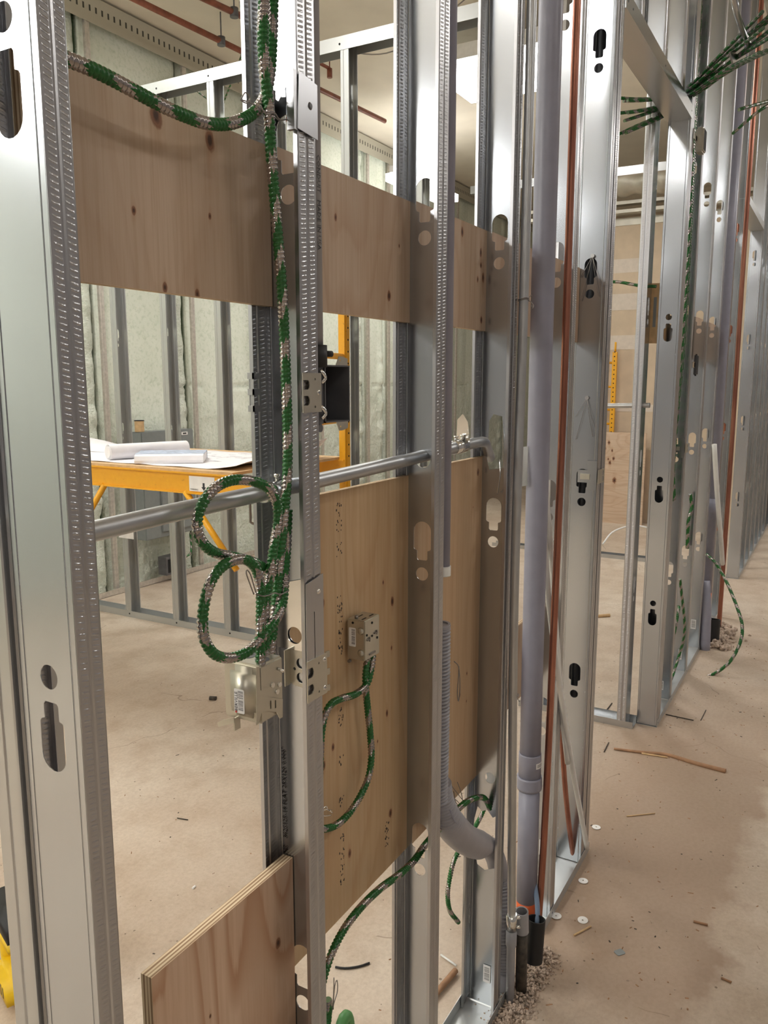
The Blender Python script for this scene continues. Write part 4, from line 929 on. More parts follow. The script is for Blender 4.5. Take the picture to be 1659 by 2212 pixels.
shallow_box('narrow black outlet box two bays right of the door', 4.22, 1.70, .07, .105, .012, M['darksteel'])

# ================================================================ ROOM BEHIND: SCAFFOLD TABLE, DRAWINGS, PANEL
t = thing('rolling_scaffold', 'yellow rolling scaffold used as a drawing table behind the divider', 'scaffold', (0,0,0))
YA, YB, XN, XF, PZ = 1.315, 3.15, 2.372, 3.11, 1.272
def endframe(y0):
    for x in (XN+.02, XF):
        y = y0 - (.135 if (x < 2.6 and y0 < 2) else 0)
        mb = MB(); mb.box((x-.018,y-.016,.10),(x+.018,y+.016,2.02))
        mb.box((x-.006,y-.019,.10),(x+.020,y-.016,2.02),1)
        for k in range(36): mb.cyl((x+.007,y-.0192,.14+k*.052),(x+.007,y-.0200,.14+k*.052),.0045,8,2)
        mb.build('post', [M['yellow'], M['yellow'], M['void']], t)
    for z in (.35,.62,.90,1.17,1.45,1.73,1.98):
        if abs(z-1.17) < .01: z = 1.205
        mb = MB(); mb.tube([(XN+.02,y0-(.135 if y0 < 2 else 0),z),(XF,y0,z)], .0135, 12); mb.build('rung', M['yellow'], t)
endframe(YA); endframe(YB)
for x in (XN, XF):
    mb = MB(); YE = YA-.12 if x == XN else YA; mb.box((x-.014,YE-.01,1.186),(x-.010,YB+.01,1.268)); mb.box((x-.024,YE-.01,1.262),(x+.006,YB+.01,1.269)); mb.box((x-.022,YE-.01,1.184),(x+.006,YB+.01,1.190)); mb.build('side_rail', M['yellow'], t)
    for (ya, yb) in (((YA+.03, YA+.36), (YB-.80, YB-.98)) if x == XN else ()):
        mb = MB()
        if ya < 2: mb.tube([(x-.012,YA+.02,.90),(x-.012,YA+.27,1.19)], .0125, 10)
        else: mb.tube([(x-.012,2.04,1.19),(x-.012,2.36,.80)], .0125, 10)
        mb.build('brace', M['yellow'], t)
mb = MB(); mb.box((XN-.02,YA+.02,1.268),(XF+.02,YB-.02,1.279)); mb.build('platform', M['pine'], t)
for x in (XN+.02, XF):
    for y in ((YA-.135 if x < 2.6 else YA), YB):
        mb = MB(); mb.tube([(x,y-.02,.055),(x,y+.02,.055)], .055, 20); mb.box((x-.02,y-.026,.06),(x+.02,y+.026,.11)); mb.build('caster', M['black'], t)
mb = MB(); mb.box((XN-.0155,YA+.115,1.195),(XN-.0145,YA+.245,1.255)); st = mb.build('warning_sticker', M['label'], t)
mb = MB(); mb.plate([[(0,.0),(.012,.014),(.005,.014),(.005,.030),(-.005,.030),(-.005,.014),(-.012,.014)]], (XN-.0158,YA+.17,1.200), (0,-1,0), (0,0,1), .0003); mb.build('arrow', M['ink'], st)
text('WARNING', .0085, (XN-.0158,YA+.240,1.200), (0,-1,0), (0,0,1), M['ink'], st)
t = thing('locking_bracket', 'bent steel bar and yellow frame hanging under the scaffold table', 'bracket', (0,0,0))
mb = MB(); mb.tube(smooth_path([(2.9,1.70,1.17),(2.9,1.70,1.0),(2.9,1.69,.97),(2.9,1.60,.965)],.02), .006, 8); mb.build('bar', M['wire'], t)
mb = MB(); mb.tube([(2.9,1.60,1.18),(2.9,1.60,.945),(2.9,1.52,.93)], .011, 8); mb.build('frame', M['yellow'], t)

# drawings and book on the platform
mb = MB(); vs = []; n = 26
for j in range(9):
    for i in range(n): 
        x = 2.40 + j*(3.04-2.40)/8; y = 1.36 + i*(2.55-1.36)/(n-1)
        lift = 0.085*max(0, (1.52-y)/.16)**2*(0.2+0.8*j/8) if y < 1.52 else 0
        vs.append((x, y, 1.2815+lift+.0015*math.sin(i*1.3+j)))
mb.add(vs, [(j*n+i, j*n+i+1, (j+1)*n+i+1, (j+1)*n+i) for j in range(8) for i in range(n-1)], 0, True)
o = mb.build('drawing_sheet', M['paper']); so = o.modifiers.new('thickness','SOLIDIFY'); so.thickness = .0012
tag(o, 'large white drawing sheet spread flat on the scaffold table, its right end curling up', 'paper')
mb = MB()
rnd = random.Random(3)
for k in range(34):
    x = rnd.uniform(2.48,2.98); y = rnd.uniform(1.62,1.95)
    if rnd.random() < .5: mb.box((x,y,1.2842),(x+rnd.uniform(.03,.12),y+.0015,1.2845))
    else: mb.box((x,y,1.2842),(x+.0015,y+rnd.uniform(.03,.10),1.2845))
mb.build('plan_lines', M['faint_ink'], o)
t = thing('paper_roll', 'white rolled drawing lying at the left end of the scaffold table', 'paper roll', (0,0,0))
mb = MB(); P0 = Vector((2.44,2.10,1.318)); P1 = Vector((2.92,1.80,1.318)); P1 = Vector([(2.800,1.988,1.325)][0]); P1.z = 1.316
mb.ringtube(P1, P0, .034, .030, 26, 0, .1, 0); mb.build('outer_sheet', M['paper'], t)
spi = []
for k in range(60): a = k*.33; rr = .029 - k*.00028; spi.append((rr, a))
d = (P0-P1).normalized(); mb = MB(); mb.tube([P1, P0 + d*.004], .026, 22, 0, True, None); mb.build('inner_sheet', M['paper'], t)
mb = MB()
pts = [[(2.950,2.824,1.327)][0], [(2.950,2.702,1.314)][0], [(2.950,2.577,1.295)][0], [(2.950,2.451,1.290)][0], [(2.950,2.291,1.289)][0]]
vs = [(p[0],p[1],p[2]) for p in pts] + [(p[0]-.25,p[1]+.0,1.2845) for p in pts]
mb.add(vs, [(i,i+1,5+i+1,5+i) for i in range(4)], 0, True)
o = mb.build('drawing_sheet', M['paper']); so = o.modifiers.new('thickness','SOLIDIFY'); so.thickness = .0012
tag(o, 'loose curled drawing sheet rising behind the paper roll', 'paper')
t = thing('book', 'thick grey paged code book with a blue cover lying on the drawings', 'book', (2.56,1.845,1.2835), (0,0,R(38)))
mb = MB(); vs = []; prof = [(-.115,.0),(-.118,.012),(-.110,.030),(-.085,.036),(-.03,.032),(.05,.033),(.105,.030),(.105,.0)]
for y in (-.14,.14): vs += [(x,y,z) for x,z in prof]
k = len(prof); mb.add(vs, [list(range(k))[::-1], [k+i for i in range(k)]] + [(i,(i+1)%k,k+(i+1)%k,k+i) for i in range(k)], 0, False); mb.build('pages', M['paper'], t)
mb = MB(); mb.box((-.085,-.142,.0345),(.108,.142,.0365)); mb.box((.105,-.142,.0),(.107,.142,.036)); mb.build('cover', M['bluepaint'], t)

# electrical panel on the foam wall
t = thing('electrical_panel', 'dark grey electrical panel box on the green foam wall', 'electrical panel', (0,0,0))
mb = MB(); mb.box((4.47,4.02,.385),(5.04,4.14,1.235),0,.006); mb.build('enclosure', M['panelgrey'], t)
mb = MB(); mb.box((4.64,4.005,.43),(4.97,4.02,.80),0,.003); mb.build('door', M['panelgrey'], t)
mb = MB(); mb.box((4.90,4.0175,1.19),(4.97,4.0195,1.215),1); mb.box((4.915,4.0165,1.197),(4.955,4.0176,1.208),0); mb.box((4.93,4.0175,1.11),(4.95,4.0195,1.135),1); mb.build('nameplate', [M['ink'], M['label']], t)
t = thing('paper_cup', 'paper cup standing on top of the grey electrical panel', 'cup', (4.50,4.07,1.237))
mb = MB(); mb.ringtube((0,0,0),(0,0,.085),.036,.033,20,0,.08,0); mb.build('cup', M['pine'], t)
mb = MB(); mb.tube([(0,0,.083),(0,0,.089)], .038, 20); mb.build('lid', M['black'], t)
mb = corr([(4.78,4.05,.385),(4.74,4.03,.28),(4.80,4.02,.19),(4.95,4.02,.20),(5.0,4.06,.36)], .0085, .01, .0015, 4, 8)
tag(mb.build('armoured_cable', M['cable']), 'green cable arc hanging below the grey electrical panel', 'cable')
t = thing('device_box', 'dark square outlet box low on the green foam wall below the panel', 'electrical box', (0,0,0))
mb = MB(); mb.box((4.68,4.03,.06),(4.86,4.12,.21)); mb.box((4.70,4.026,.08),(4.83,4.031,.19),1); mb.build('body', [M['darksteel'], M['void']], t)
mb = MB(); mb.cyl((4.765,4.026,.14),(4.765,4.018,.14),.02,14); mb.build('connector', M['bright'], t)
mb = MB(); mb.plate([[(-.07,0),(.07,0),(.07,.16),(-.07,.16)]], (3.8395,3.55,.56), (0,-1,0), (0,0,1), .002)
tag(mb.build('plastic_tag', M['label']), 'clear plastic tag hanging on the leftmost divider stud', 'tag')

# ================================================================ CEILING THINGS
def lightfix(i, x, y, z, lx, wy, pw, label):
    t = thing('ceiling_light', label, 'ceiling light', (x, y, z), (0,0,0), 'fluorescent ceiling lights')
    mb = MB(); mb.box((-lx/2-.02,-wy/2-.02,(.03 if z > 3.9 else .075)),(lx/2+.02,wy/2+.02,.135)) if z > 3.9 else mb.box((-lx/2-.02,-wy*.28,.075),(lx/2+.02,wy*.28,.135)); mb.build('housing', M['label'], t)
    mb = MB(); mb.box((-lx/2,-wy/2,0),(lx/2,wy/2,.03 if z > 3.9 else .075)); mb.build('diffuser', emis('lamp_glow_%d' % i, LIGHT_STRENGTH*pw), t)
    if z < 4.2:
        mb = MB()
        for sx in (-1, 1): mb.tube([(sx*lx*.4,0,.13),(sx*lx*.4,0,CEIL-z)], .002, 6)
        mb.build('hanger', M['wire'], t)
LN = ['hanging light behind the camera over the room side', 'farther hanging light behind the camera', 'hanging corridor light behind the camera', 'ceiling light over the drawing table, out of frame',
      'corridor ceiling light beside the camera', 'corridor ceiling light beside the door opening', 'corridor ceiling light beside the second door opening', 'farthest corridor ceiling light',
      'wide glowing ceiling light seen in the gaps either side of the grey vent pipe', 'ceiling light over the far left of the room, out of frame', 'added fill light hidden behind a stud, brightening the far ceiling', 'ceiling light above the near room corner']
for i, Lt in enumerate(LIGHTS): lightfix(i, *Lt, LN[i])
for k, (a, b_, lb) in enumerate((((4.05,3.62,4.10),(7.2,3.42,4.10),'red oxide sprinkler pipe crossing the cream ceiling at upper left'), ((3.9,3.36,4.14),(5.0,3.16,4.12),'short red oxide pipe above the long sprinkler pipe'),
                      ((6.0,4.1,3.98),(6.6,3.9,3.98),'lower red oxide pipe by the foam wall, seen left of the second stud'))):
    t = thing('sprinkler_pipe', lb, 'pipe', (0,0,0)); mb = MB(); mb.tube([a, b_], .021, 12); mb.build('tube', M['rust_pipe'], t)
    mb = MB(); c = Vector(a).lerp(Vector(b_), .3 if k == 0 else .75); mb.cyl(c+Vector((0,0,-.03)), c+Vector((0,0,.03)), .03, 12); mb.tube([c, (c.x,c.y,CEIL)], .005, 6); mb.build('hanger', M['darksteel'], t)
mb = MB(); mb.tube(smooth_path([(4.9,3.3,4.28),(5.0,3.35,4.05),(4.6,3.2,3.55),(4.4,3.1,3.42),(4.0,3.0,3.42)],.05), .006, 6)
tag(mb.build('armoured_cable', M['cable']), 'thin green cable drooping from the ceiling onto the divider head track', 'cable')
mb = MB(); mb.tube(smooth_path([(5.2,1.35,4.26),(5.4,1.9,4.1),(5.6,2.5,4.02),(5.4,3.0,4.1)],.06), .005, 6)
tag(mb.build('ceiling_wire', M['wire']), 'thin wire slung below the cream ceiling behind the divider', 'wire')
t = thing('pipe_hanger', 'small rusty pipe end and clamp under the cream ceiling, seen above the divider track', 'pipe', (0,0,0))
mb = MB(); mb.tube([(5.70,3.28,4.17),(5.9,3.20,4.13)], .014, 8); mb.tube([(5.9,3.2,4.13),(5.9,3.2,4.06)], .022, 8); mb.tube([(5.9,3.2,4.13),(5.9,3.2,4.30)], .005, 6); mb.build('tube', M['rust_pipe'], t)
# duct and bulkhead above the tan wall, seen through the door
t = thing('air_duct', 'wrinkled wrapped air duct above the tan wall, seen through the door opening', 'duct', (0,0,0))
mb = MB(); path = smooth_path([(9.2,0.4,3.74),(9.2,1.2,3.72),(9.2,2.0,3.74),(9.2,2.5,3.72)],.05); mb.tube(path, .14, 16, 0, True, lambda l,a,i: .14+.012*math.sin(i*1.7)+.008*math.sin(a*3+i)); mb.build('wrap', M['duct'], t)
for k, z in enumerate((3.44, 3.53)):
    mb = MB(); mb.box((9.30,0.12,z),(9.42,2.7,z+.035)); tag(mb.build('ceiling_rail', M['duct']), ['lower dull rail above the tan wall', 'upper dull rail above the tan wall'][k], 'rail')
mb = MB(); mb.box((7.4,0.15,3.38),(7.44,2.6,3.45)); tag(mb.build('ceiling_rail', M['sheet']), 'galvanised rail crossing high behind the door opening', 'rail')
# second yellow scaffold by the tan wall
t = thing('scaffold_frame', 'tall yellow scaffold end frame against the tan wall, seen through the door opening', 'scaffold', (0,0,0))
mb = MB(); mb.box((9.36,1.63,0),(9.40,1.68,1.95)); mb.tube([(9.38,1.655,1.95),(9.38,1.655,2.06)], .012, 8)
for k in range(20): mb.cyl((9.359,1.655,1.0+k*.05),(9.357,1.655,1.0+k*.05),.007,8,1)
mb.build('post', [M['yellow'], M['void']], t)
for z in (1.14,1.30,1.34,1.56,1.83): mb = MB(); mb.tube([(9.38,1.66,z),(9.38,2.2,z)], .013, 8); mb.build('rung', M['yellow'], t)
# farther floor track with scraps
mb = MB(); mb.box((7.40,.35,0),(7.50,2.3,.003)); mb.box((7.397,.35,0),(7.40,2.3,.035)); mb.box((7.50,.35,0),(7.503,2.3,.035))
tag(mb.build('floor_track', M['sheet']), 'loose steel floor track lying beyond the door opening', 'track')
t = thing('metal_scrap', 'bent shiny metal scrap with a white wire on the far floor beyond the door', 'scrap', (7.6,1.22,.036), (0,0,.6))
mb = MB(); mb.plate([[(0,0),(.16,.02),(.20,.10),(.10,.07),(.02,.12)]], (0,0,0), (1,0,.1), (0,.6,.8), .002); mb.build('plate', M['bright'], t)
mb = MB(); mb.tube(smooth_path([(.1,0,.03),(.2,-.15,.14),(.25,-.4,.18),(.2,-.7,.10)],.03), .008, 8); mb.build('wire', M['white_plastic'], t)

# ================================================================ BUNDLES, CORRIDOR CEILING AND FARTHER PIPES
GBU = 'green cables hanging in the first bay right of the door'
for k in range(6):
    P = []
    for i, z in enumerate((4.2,3.6,3.1,2.6,2.1,1.75,1.5,1.25,1.14,1.05)):
        P.append((4.03+(k%3)*.0185+.010*math.sin(i*.8), .030+(k//3)*.0185+.008*math.sin(i*1.1), z))
    if k % 2: P = P[:7+k//2]
    cable(['green cable of the hanging bundle, nearest the door jamb','green cable of the hanging bundle, ending highest','green cable of the hanging bundle, lying deepest in the bay','green cable of the hanging bundle, bowed outwards','green cable of the hanging bundle, twisted round its neighbours','green cable of the hanging bundle, nearest the next stud'][k],
          P, .0075, .012, .0014, 4, 8, GBU)
mb = corr([(4.33,.02,.60),(4.45,.0,.30),(4.50,.03,.12),(4.38,.05,.012),(4.30,.04,.18),(4.34,.02,.42),(4.45,.04,.42)], .008, .012, .0014, 4, 8)
tag(mb.build('armoured_cable', M['cable']), 'coil of green cable low in the second bay right of the door', 'cable')
mb = corr([(4.56,.03,1.02),(4.57,.02,.95),(4.555,.03,.88),(4.56,.03,.80),(4.57,.03,.72)], .010, .012, .0014, 4, 8)
tag(mb.build('armoured_cable', M['cable']), 'short green cable showing through the second bay right of the door', 'cable')
arc = [(5.265,0.020,0.561),(5.186,-0.030,0.535)] + [(5.42,-.16,.44),(5.58,-.22,.32),(5.52,-.24,.20)]
def arcpt(x, y_, Y): return None
A_ = [(5.150,-0.000,0.579),(5.020,-0.072,0.550),(4.920,-0.150,0.463),(4.850,-0.215,0.352),(4.800,-0.252,0.267),(4.760,-0.254,0.184),(4.700,-0.219,0.088),(4.660,-0.161,0.023),(4.620,-0.091,-0.015),(4.600,-0.007,-0.032)]
cable('green cable arching out of the wall onto the corridor floor', A_, .0095, .013, .0012, 4, 12)
B0 = [(3.135,-0.340,2.760),(3.446,-0.220,2.824),(3.599,-0.120,2.828),(3.723,-0.030,2.819),(3.844,0.060,2.828),(3.726,0.120,2.761),(3.571,0.160,2.705),(3.473,0.210,2.671)]
GBX = 'green cables crossing above the door header'
for k in range(9):
    P = []
    for i, p in enumerate(B0):
        sp = (abs(i-3.5)/3.5)**1.5; g = .0172*(1+2.2*sp+.5*(i > 4))
        P.append((p[0]+.02*math.sin(k*2.1)*sp, p[1]+(k%3-1)*.0172+.003*math.sin(i+k), p[2]+(k//3-1)*g+.012*sp*math.sin(k*2.7)))
    cable(['green cable of the crossing bundle, topmost at the right edge','green cable of the crossing bundle, just under the topmost','green cable of the crossing bundle, at its middle above','green cable of the crossing bundle, at its middle below',
           'green cable of the crossing bundle, lowest at the right edge','green cable of the crossing bundle, drooping inside the room','green cable of the crossing bundle, nearest the corridor','green cable of the crossing bundle, behind the header edge','green cable of the crossing bundle, spreading highest inside the room'][k],
          P, .0072, .011, .0014, 4, 8, GBX)
cable('loose green cable end hanging below the crossing bundle at the right edge', [(3.750,-0.300,2.727),(3.592,-0.280,2.675),(3.462,-0.250,2.631),(3.420,-0.230,2.615)], .007, .011, .0014, 4, 8)
cable('loose green cable dangling diagonally at the right edge', [(3.761,-0.300,2.716),(3.704,-0.270,2.681),(3.745,-0.220,2.660),(3.838,-0.160,2.646)], .007, .011, .0014, 4, 8)
t = thing('support_strap', 'angled steel strap holding the crossing green cables at upper right', 'strap', (0,0,0))
PS = [(2.954,-0.250,2.824),(3.063,-0.250,2.809),(3.249,-0.250,2.817),(3.480,-0.250,2.842)]
mb = MB(); mb.tube(PS, .010, 8); mb.build('strap', M['sheet'], t)
mb = MB(); pp = [(3.335,-0.200,2.791),(3.668,-0.200,2.927),(3.777,-0.200,2.915),(3.424,-0.200,2.779)]; mb.add(pp + [(p[0],p[1]+.006,p[2]) for p in pp], [(0,1,2,3),(4,7,6,5),(0,4,5,1),(1,5,6,2),(2,6,7,3),(3,7,4,0)]); mb.build('cable_plate', M['sheet'], t)
t = thing('cable_tray', 'dull steel trunking high in the corridor at the top right corner', 'trunking', (0,0,0))
mb = MB(); mb.box((4.0,-1.5,3.22),(4.25,-.22,3.36),0,.008); mb.build('trunk', M['duct'], t)
mb = MB(); mb.box((3.99,-.8,3.21),(4.26,-.77,3.37)); mb.build('joint_strap', M['sheet'], t)
# farther service pipes around the second wet wall
t = thing('vent_pipe', 'second thick blue grey vent pipe, beside the barcode stickered stud', 'pipe', (0,0,0))
mb = MB(); mb.tube([(5.20,.0,4.2),(5.20,.0,.32)], .032, 20); mb.build('tube', M['pvc'], t)
mb = MB(); mb.tube([(5.20,.0,.92),(5.20,.0,.82)], .036, 20); mb.build('coupling', M['pvc'], t)
mb = MB(); mb.tube([(5.20,.0,.33),(5.20,.0,.25)], .033, 20); mb.build('orange_sleeve', M['orange_plastic'], t)
t = thing('pipe_sleeve', 'second black plastic sleeve with a tube in it, beside the second copper pipe', 'pipe', (0,0,0))
mb = MB(); mb.ringtube((5.24,-.04,0),(5.26,-.04,.15),.05,.043,20,0,.12,0); mb.build('sleeve', M['black'], t)
mb = MB(); mb.tube([(5.22,.02,.5),(5.25,-.03,.12)], .012, 10); mb.build('water_tube', M['blue_pipe'], t)
mb = MB(); mb.tube(smooth_path([(5.12,.0,.42),(5.10,-.02,.25),(5.09,-.03,-.02)],.05), .030, 14)
tag(mb.build('duct_sleeve', M['pvc']), 'second grey duct sleeve standing in rubble beside the barcode stickered stud', 'duct')
mb = MB(); mb.tube(smooth_path([(5.62,-.04,4.2),(5.60,-.04,2.5),(5.56,-.05,1.2),(5.50,-.055,.0)],.1), .014, 14)
tag(mb.build('copper_pipe', M['copper']), 'second tall copper pipe, left of the farther door opening', 'pipe')
mb = MB(); mb.tube(smooth_path([(5.48,.03,4.2),(5.46,.03,2.0),(5.44,.02,.0)],.1), .012, 12)
tag(mb.build('copper_pipe', M['copper']), 'thin copper pipe close behind the second tall copper pipe', 'pipe')
mb = MB(); mb.tube(smooth_path([(4.986,-0.020,1.262),(5.045,-0.040,1.014),(5.195,-0.060,0.715),(5.422,-0.060,0.474)],.05), .014, 12)
tag(mb.build('plastic_tube', M['white_plastic']), 'white plastic tube leaning beside the second tall copper pipe', 'tube')
for k, (x, lb) in enumerate(((6.02, 'reddish pipe just inside the farther door opening'),)):
    mb = MB(); mb.tube([(x,.05,4.2),(x,.05,0.0)], .012, 12); tag(mb.build('copper_pipe', M['copper']), lb, 'pipe')
def sticker(root, X, y, z, w_, h_):
    mb = MB(); mb.box((X-.0012,y,z),(X-.0006,y+w_,z+h_)); s_ = mb.build('sticker', M['label'], root); s_.parent = None
    mb2 = []; quad_uv('barcode', [(X-.0014,y+w_*.85,z+h_*.12),(X-.0014,y+w_*.15,z+h_*.12),(X-.0014,y+w_*.15,z+h_*.88),(X-.0014,y+w_*.85,z+h_*.88)], M['barcode'], s_)
    return s_
for X, y, z, w_, h_, lb in ((1.7686,.026,.070,.020,.050,'small barcode sticker at the foot of the stud with the torn web'), (2.184,.018,.205,.022,.050,'barcode sticker low on the stud behind the copper pipe'),
                            (4.146,.04,.05,.02,.05,'barcode sticker at the foot of the first stud right of the door'), (4.616,.03,.07,.02,.06,'barcode sticker low on the second stud right of the door'), (5.086,.03,.12,.03,.06,'barcode sticker near the rubble by the second vent pipe')):
    tag(sticker(None, X, y, z, w_, h_), lb, 'sticker')

# ================================================================ FLOOR CLUTTER
def rubble(name, label, x0, x1, y0, y1, n, r0, r1, hz=.02, seed=1, hump=0.03):
    rnd = random.Random(seed); mb = MB(); import bmesh
    bm = bmesh.new(); bmesh.ops.create_icosphere(bm, subdivisions=1, radius=1); V0 = [v.co.copy() for v in bm.verts]; F0 = [[v.index for v in f.verts] for f in bm.faces]; bm.free()
    for k in range(n):
        u = rnd.random(); v = rnd.gauss(.5,.22); x = x0+(x1-x0)*u; y = y0+(y1-y0)*v; r = rnd.uniform(r0, r1)*(.6 if abs(v-.5) > .35 else 1)
        z = hump*max(0, 1-abs(v-.5)*2.2)*rnd.random()
        sx, sy, sz = [rnd.uniform(.6,1.2) for _ in range(3)]; rot = Matrix.Rotation(rnd.uniform(0,6), 3, 'Z') @ Matrix.Rotation(rnd.uniform(0,6), 3, 'X')
        mb.add([tuple(rot @ Vector((q.x*r*sx*rnd.uniform(.8,1.2), q.y*r*sy*rnd.uniform(.8,1.2), q.z*r*sz*rnd.uniform(.8,1.2))) + Vector((x, y, z+r*.25))) for q in V0], F0)
    return tag(mb.build(name, M['rubble']), label, 'rubble', kind='stuff')
rubble('concrete_rubble', 'crumbled concrete rubble around the pipe stubs at the foot of the wall', 1.70, 2.05, -.095, .03, 1700, .0013, .0055, seed=2, hump=.016)
rubble('concrete_rubble', 'crumbled concrete rubble around the second vent pipe', 5.12, 5.62, -.20, .05, 260, .006, .022, seed=3)
rnd = random.Random(11); mb = MB()
for k in range(520):
    x = rnd.uniform(1.6,5.5); y = rnd.uniform(-.9,.0)*rnd.random()**.6 if x < 4 else rnd.uniform(-.6,-.02)
    if rnd.random() < .35: x = rnd.uniform(1.2,3.6); y = rnd.uniform(.12,2.4)
    if x > 2.5 and 3.7 > x and rnd.random() < .3: y = rnd.uniform(-.1,.6)
    a = rnd.uniform(0,PI); l = rnd.uniform(.0012,.005)*(1 if rnd.random() < .93 else 2.0); w2 = rnd.uniform(.0010,.0026)
    dx, dy = math.cos(a)*l, math.sin(a)*l; ex, ey = -math.sin(a)*w2, math.cos(a)*w2
    mb.add([(x-dx-ex,y-dy-ey,.0002),(x+dx-ex,y+dy-ey,.0002),(x+dx+ex,y+dy+ey,.0002),(x-dx+ex,y-dy+ey,.0002),(x-dx,y-dy,.0022),(x+dx,y+dy,.0022)], [(0,1,5,4),(2,3,4,5),(0,4,3),(1,2,5)], rnd.choice((0,0,0,1,1,2)))
tag(mb.build('floor_crumbs', [M['brownstick'], M['rubble'], M['dirt']]), 'fine crumbs and chips scattered over the dusty concrete floor', 'debris', kind='stuff')
GW = 'round metal washers on the corridor floor'
DX = [(2.767,0.014,0.000),(2.424,-0.035,0.000),(2.209,-0.013,0.000),(2.230,-0.089,0.000)]
for k, p in enumerate(DX):
    t = thing('round_washer', ['small round metal disc farthest along the wall on the corridor floor', 'round metal disc second farthest from the rubble', 'round metal disc touching the floor track by the rubble', 'largest looking round metal disc, beside a pine sliver'][k], 'metal disc', (p[0],p[1],.002), (0,.03*k,k*1.0), GW)
    mb = MB(); mb.plate([circ(0,0,.0155,28), circ(.001,.0,.0028,12)[::-1]], (0,0,0), (1,0,0), (0,1,0), .0012); mb.build('disc', M['label'], t)
mb = MB(); P = smooth_path([(3.439,0.116,0.006),(3.462,0.012,0.006),(3.494,-0.100,0.006),(3.472,-0.218,0.006),(3.458,-0.345,0.006)],.02)
mb.tube(P, .008, 8, 0, True, lambda l,a,i: .005+.006*min(1,l/.5)*(1.0))
tag(mb.build('wood_stick', M['brownstick']), 'long curved reddish brown stick lying on the corridor floor by the door', 'stick')
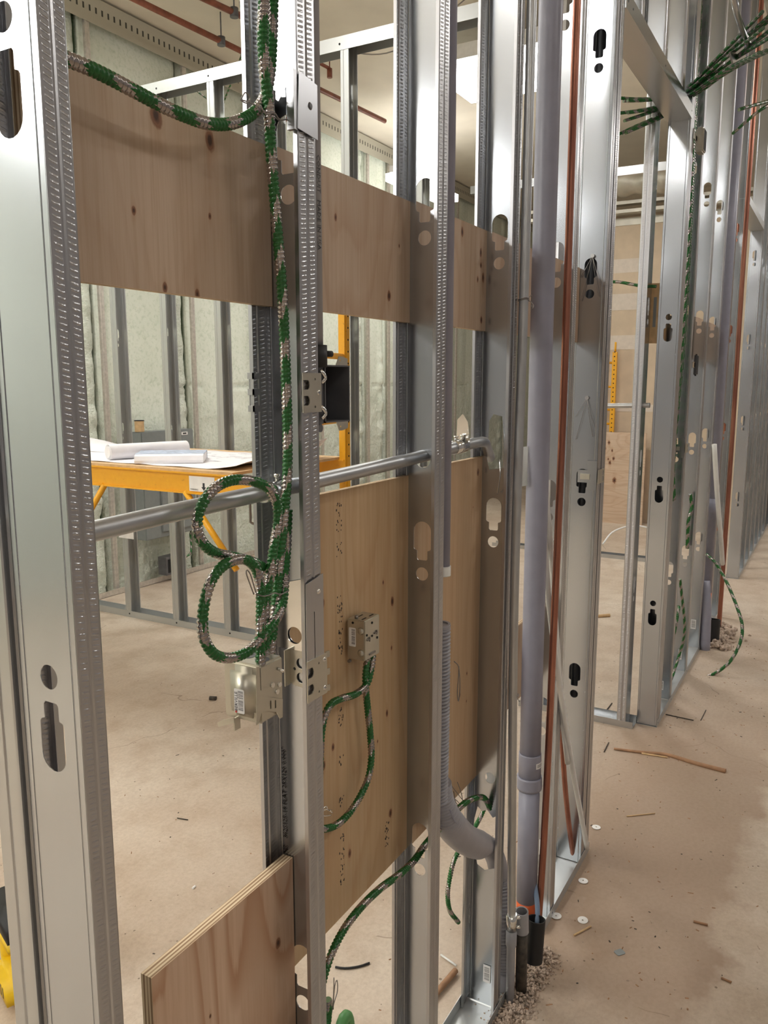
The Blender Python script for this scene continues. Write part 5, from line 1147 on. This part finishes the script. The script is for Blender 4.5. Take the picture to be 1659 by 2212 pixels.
STK = [('pine_sliver', 'thin pine splinter on the corridor floor below the long brown stick', [(2.898,-0.066,0.003),(2.972,-0.154,0.003)], .0022, 'pine'),
       ('pine_sliver', 'pine splinter beside the largest looking metal disc', [(2.149,-0.086,0.003),(2.213,-0.118,0.003)], .003, 'pine'),
       ('wood_chip', 'dark wood chip in the middle of the corridor floor', [(2.390,-0.383,0.003),(2.393,-0.423,0.003)], .004, 'brownstick'),
       ('wood_splinter', 'short splinter near the bottom of the corridor floor, close to the rubble', [(1.813,-0.014,0.002),(1.809,-0.066,0.002)], .0022, 'brownstick'),
       ('wood_chip', 'wood chip pair low at the right of the corridor floor', [(2.179,-0.488,0.003),(2.175,-0.514,0.003)], .003, 'brownstick'),
       ('pine_sliver', 'pine splinter lying next to the long brown stick', [(3.458,-0.001,0.004),(3.473,-0.108,0.004)], .004, 'pine'),
       ('wood_splinter', 'dark splinter on the floor in front of the right door jamb', [(3.950,-0.011,0.003),(3.942,-0.142,0.003)], .0025, 'dirt'),
       ('wood_splinter', 'dark slanting mark like splinter on the floor right of the door jamb', [(3.962,-0.172,0.002),(4.105,-0.175,0.002)], .002, 'dirt'),
       ('wood_splinter', 'dark splinter just inside the door opening', [(3.844,0.255,0.003),(3.959,0.254,0.003)], .003, 'dirt'),
       ('wood_splinter', 'dark splinter on the floor just outside the door opening', [(3.392,0.147,0.003),(3.495,0.153,0.003)], .0025, 'dirt'),
       ('pine_stick', 'short pine stick on the far floor, seen through the door opening', [(5.437,0.725,0.010),(5.503,0.655,0.010)], .012, 'pine'),
       ('pipe_offcut', 'orange brown copper offcut lying on the floor behind the third stud flange', [(1.696,0.170,0.012),(1.751,0.162,0.012),(1.834,0.154,0.012)], .0085, 'brownstick'),
       ('cable_offcut', 'black curved cable offcut on the floor behind the second stud', [(1.689,0.456,0.004),(1.698,0.430,0.004),(1.723,0.400,0.004),(1.750,0.381,0.004)], .0032, 'black'),
       ('plastic_strip', 'thin white strip lying on the floor beside the copper offcut', [(1.879,0.221,0.004),(1.861,0.164,0.004)], .003, 'white_plastic'),
       ('floor_pebble', 'small brown pebble on the room floor left of the junction box', [(2.989,2.072,0.008),(3.001,2.039,0.008)], .012, 'dirt'),
       ('wire_scrap', 'thin wire scrap on the room floor near the divider track', [(2.052,1.398,0.003),(2.062,1.354,0.003)], .002, 'dirt'),
       ('metal_chip', 'white chip on the room floor beside the low plywood board', [(1.760,1.051,0.003),(1.773,1.052,0.003)], .004, 'label')]
for nm, lb, P, r, mt in STK:
    mb = MB(); mb.tube(smooth_path(P,.01) if len(P) > 2 else P, r, 7, 0, True); tag(mb.build(nm, M[mt]), lb, nm.split('_')[-1])
p = [(2.145,-0.220,0.000)][0]
mb = MB(); mb.plate([rrect(-.014,-.011,.014,.011,.005)], (p[0],p[1],.0006), (.8,-.6,0), (.6,.8,0), .0015); tag(mb.build('floor_chip', M['panelgrey']), 'small grey square chip stuck on the corridor floor', 'chip')
# torn white tag hanging in the torn stud
mb = MB(); mb.plate([[(0,0),(.03,.008),(.05,-.01),(.055,.03),(.03,.06),(.004,.052),(.012,.03)]], (1.80,.070,.595), (-.2,-1,0), (0,0,1), .0008)
tag(mb.build('paper_tag', M['label']), 'torn white label hanging behind the ripped web of the third stud', 'tag')

# yellow power tool standing on the room floor at the left edge
t = thing('power_tool', 'yellow and black cordless power tool on the floor at the left edge', 'power tool', [(1.220,1.223,0.000)][0], (0,0,R(-20)))
mb = MB(); mb.box((-.045,-.17,.0),(.045,-.005,.085),0,.022); mb.build('motor_housing', M['toolyellow'], t)
mb = MB(); mb.tube(smooth_path([(0,-.02,.06),(0,-.012,.12),(0,-.015,.17),(0,-.03,.20)],.01), .021, 14); mb.build('handle', M['toolyellow'], t)
mb = MB(); mb.tube(smooth_path([(0,-.15,.06),(0,-.15,.13),(0,-.14,.19)],.01), .018, 14); mb.build('front_grip', M['toolyellow'], t)
mb = MB(); mb.box((-.04,-.19,.185),(.04,.0,.215),0,.008); mb.build('battery_shoe', M['toolyellow'], t)
mb = MB(); mb.box((-.042,-.20,.213),(.042,.0,.275),0,.010); mb.build('battery', M['black'], t)
mb = MB()
for k in range(4): mb.box((-.0455,-.12+k*.018,.03),(-.0445,-.112+k*.018,.06))
mb.build('vent_slot', M['black'], t)
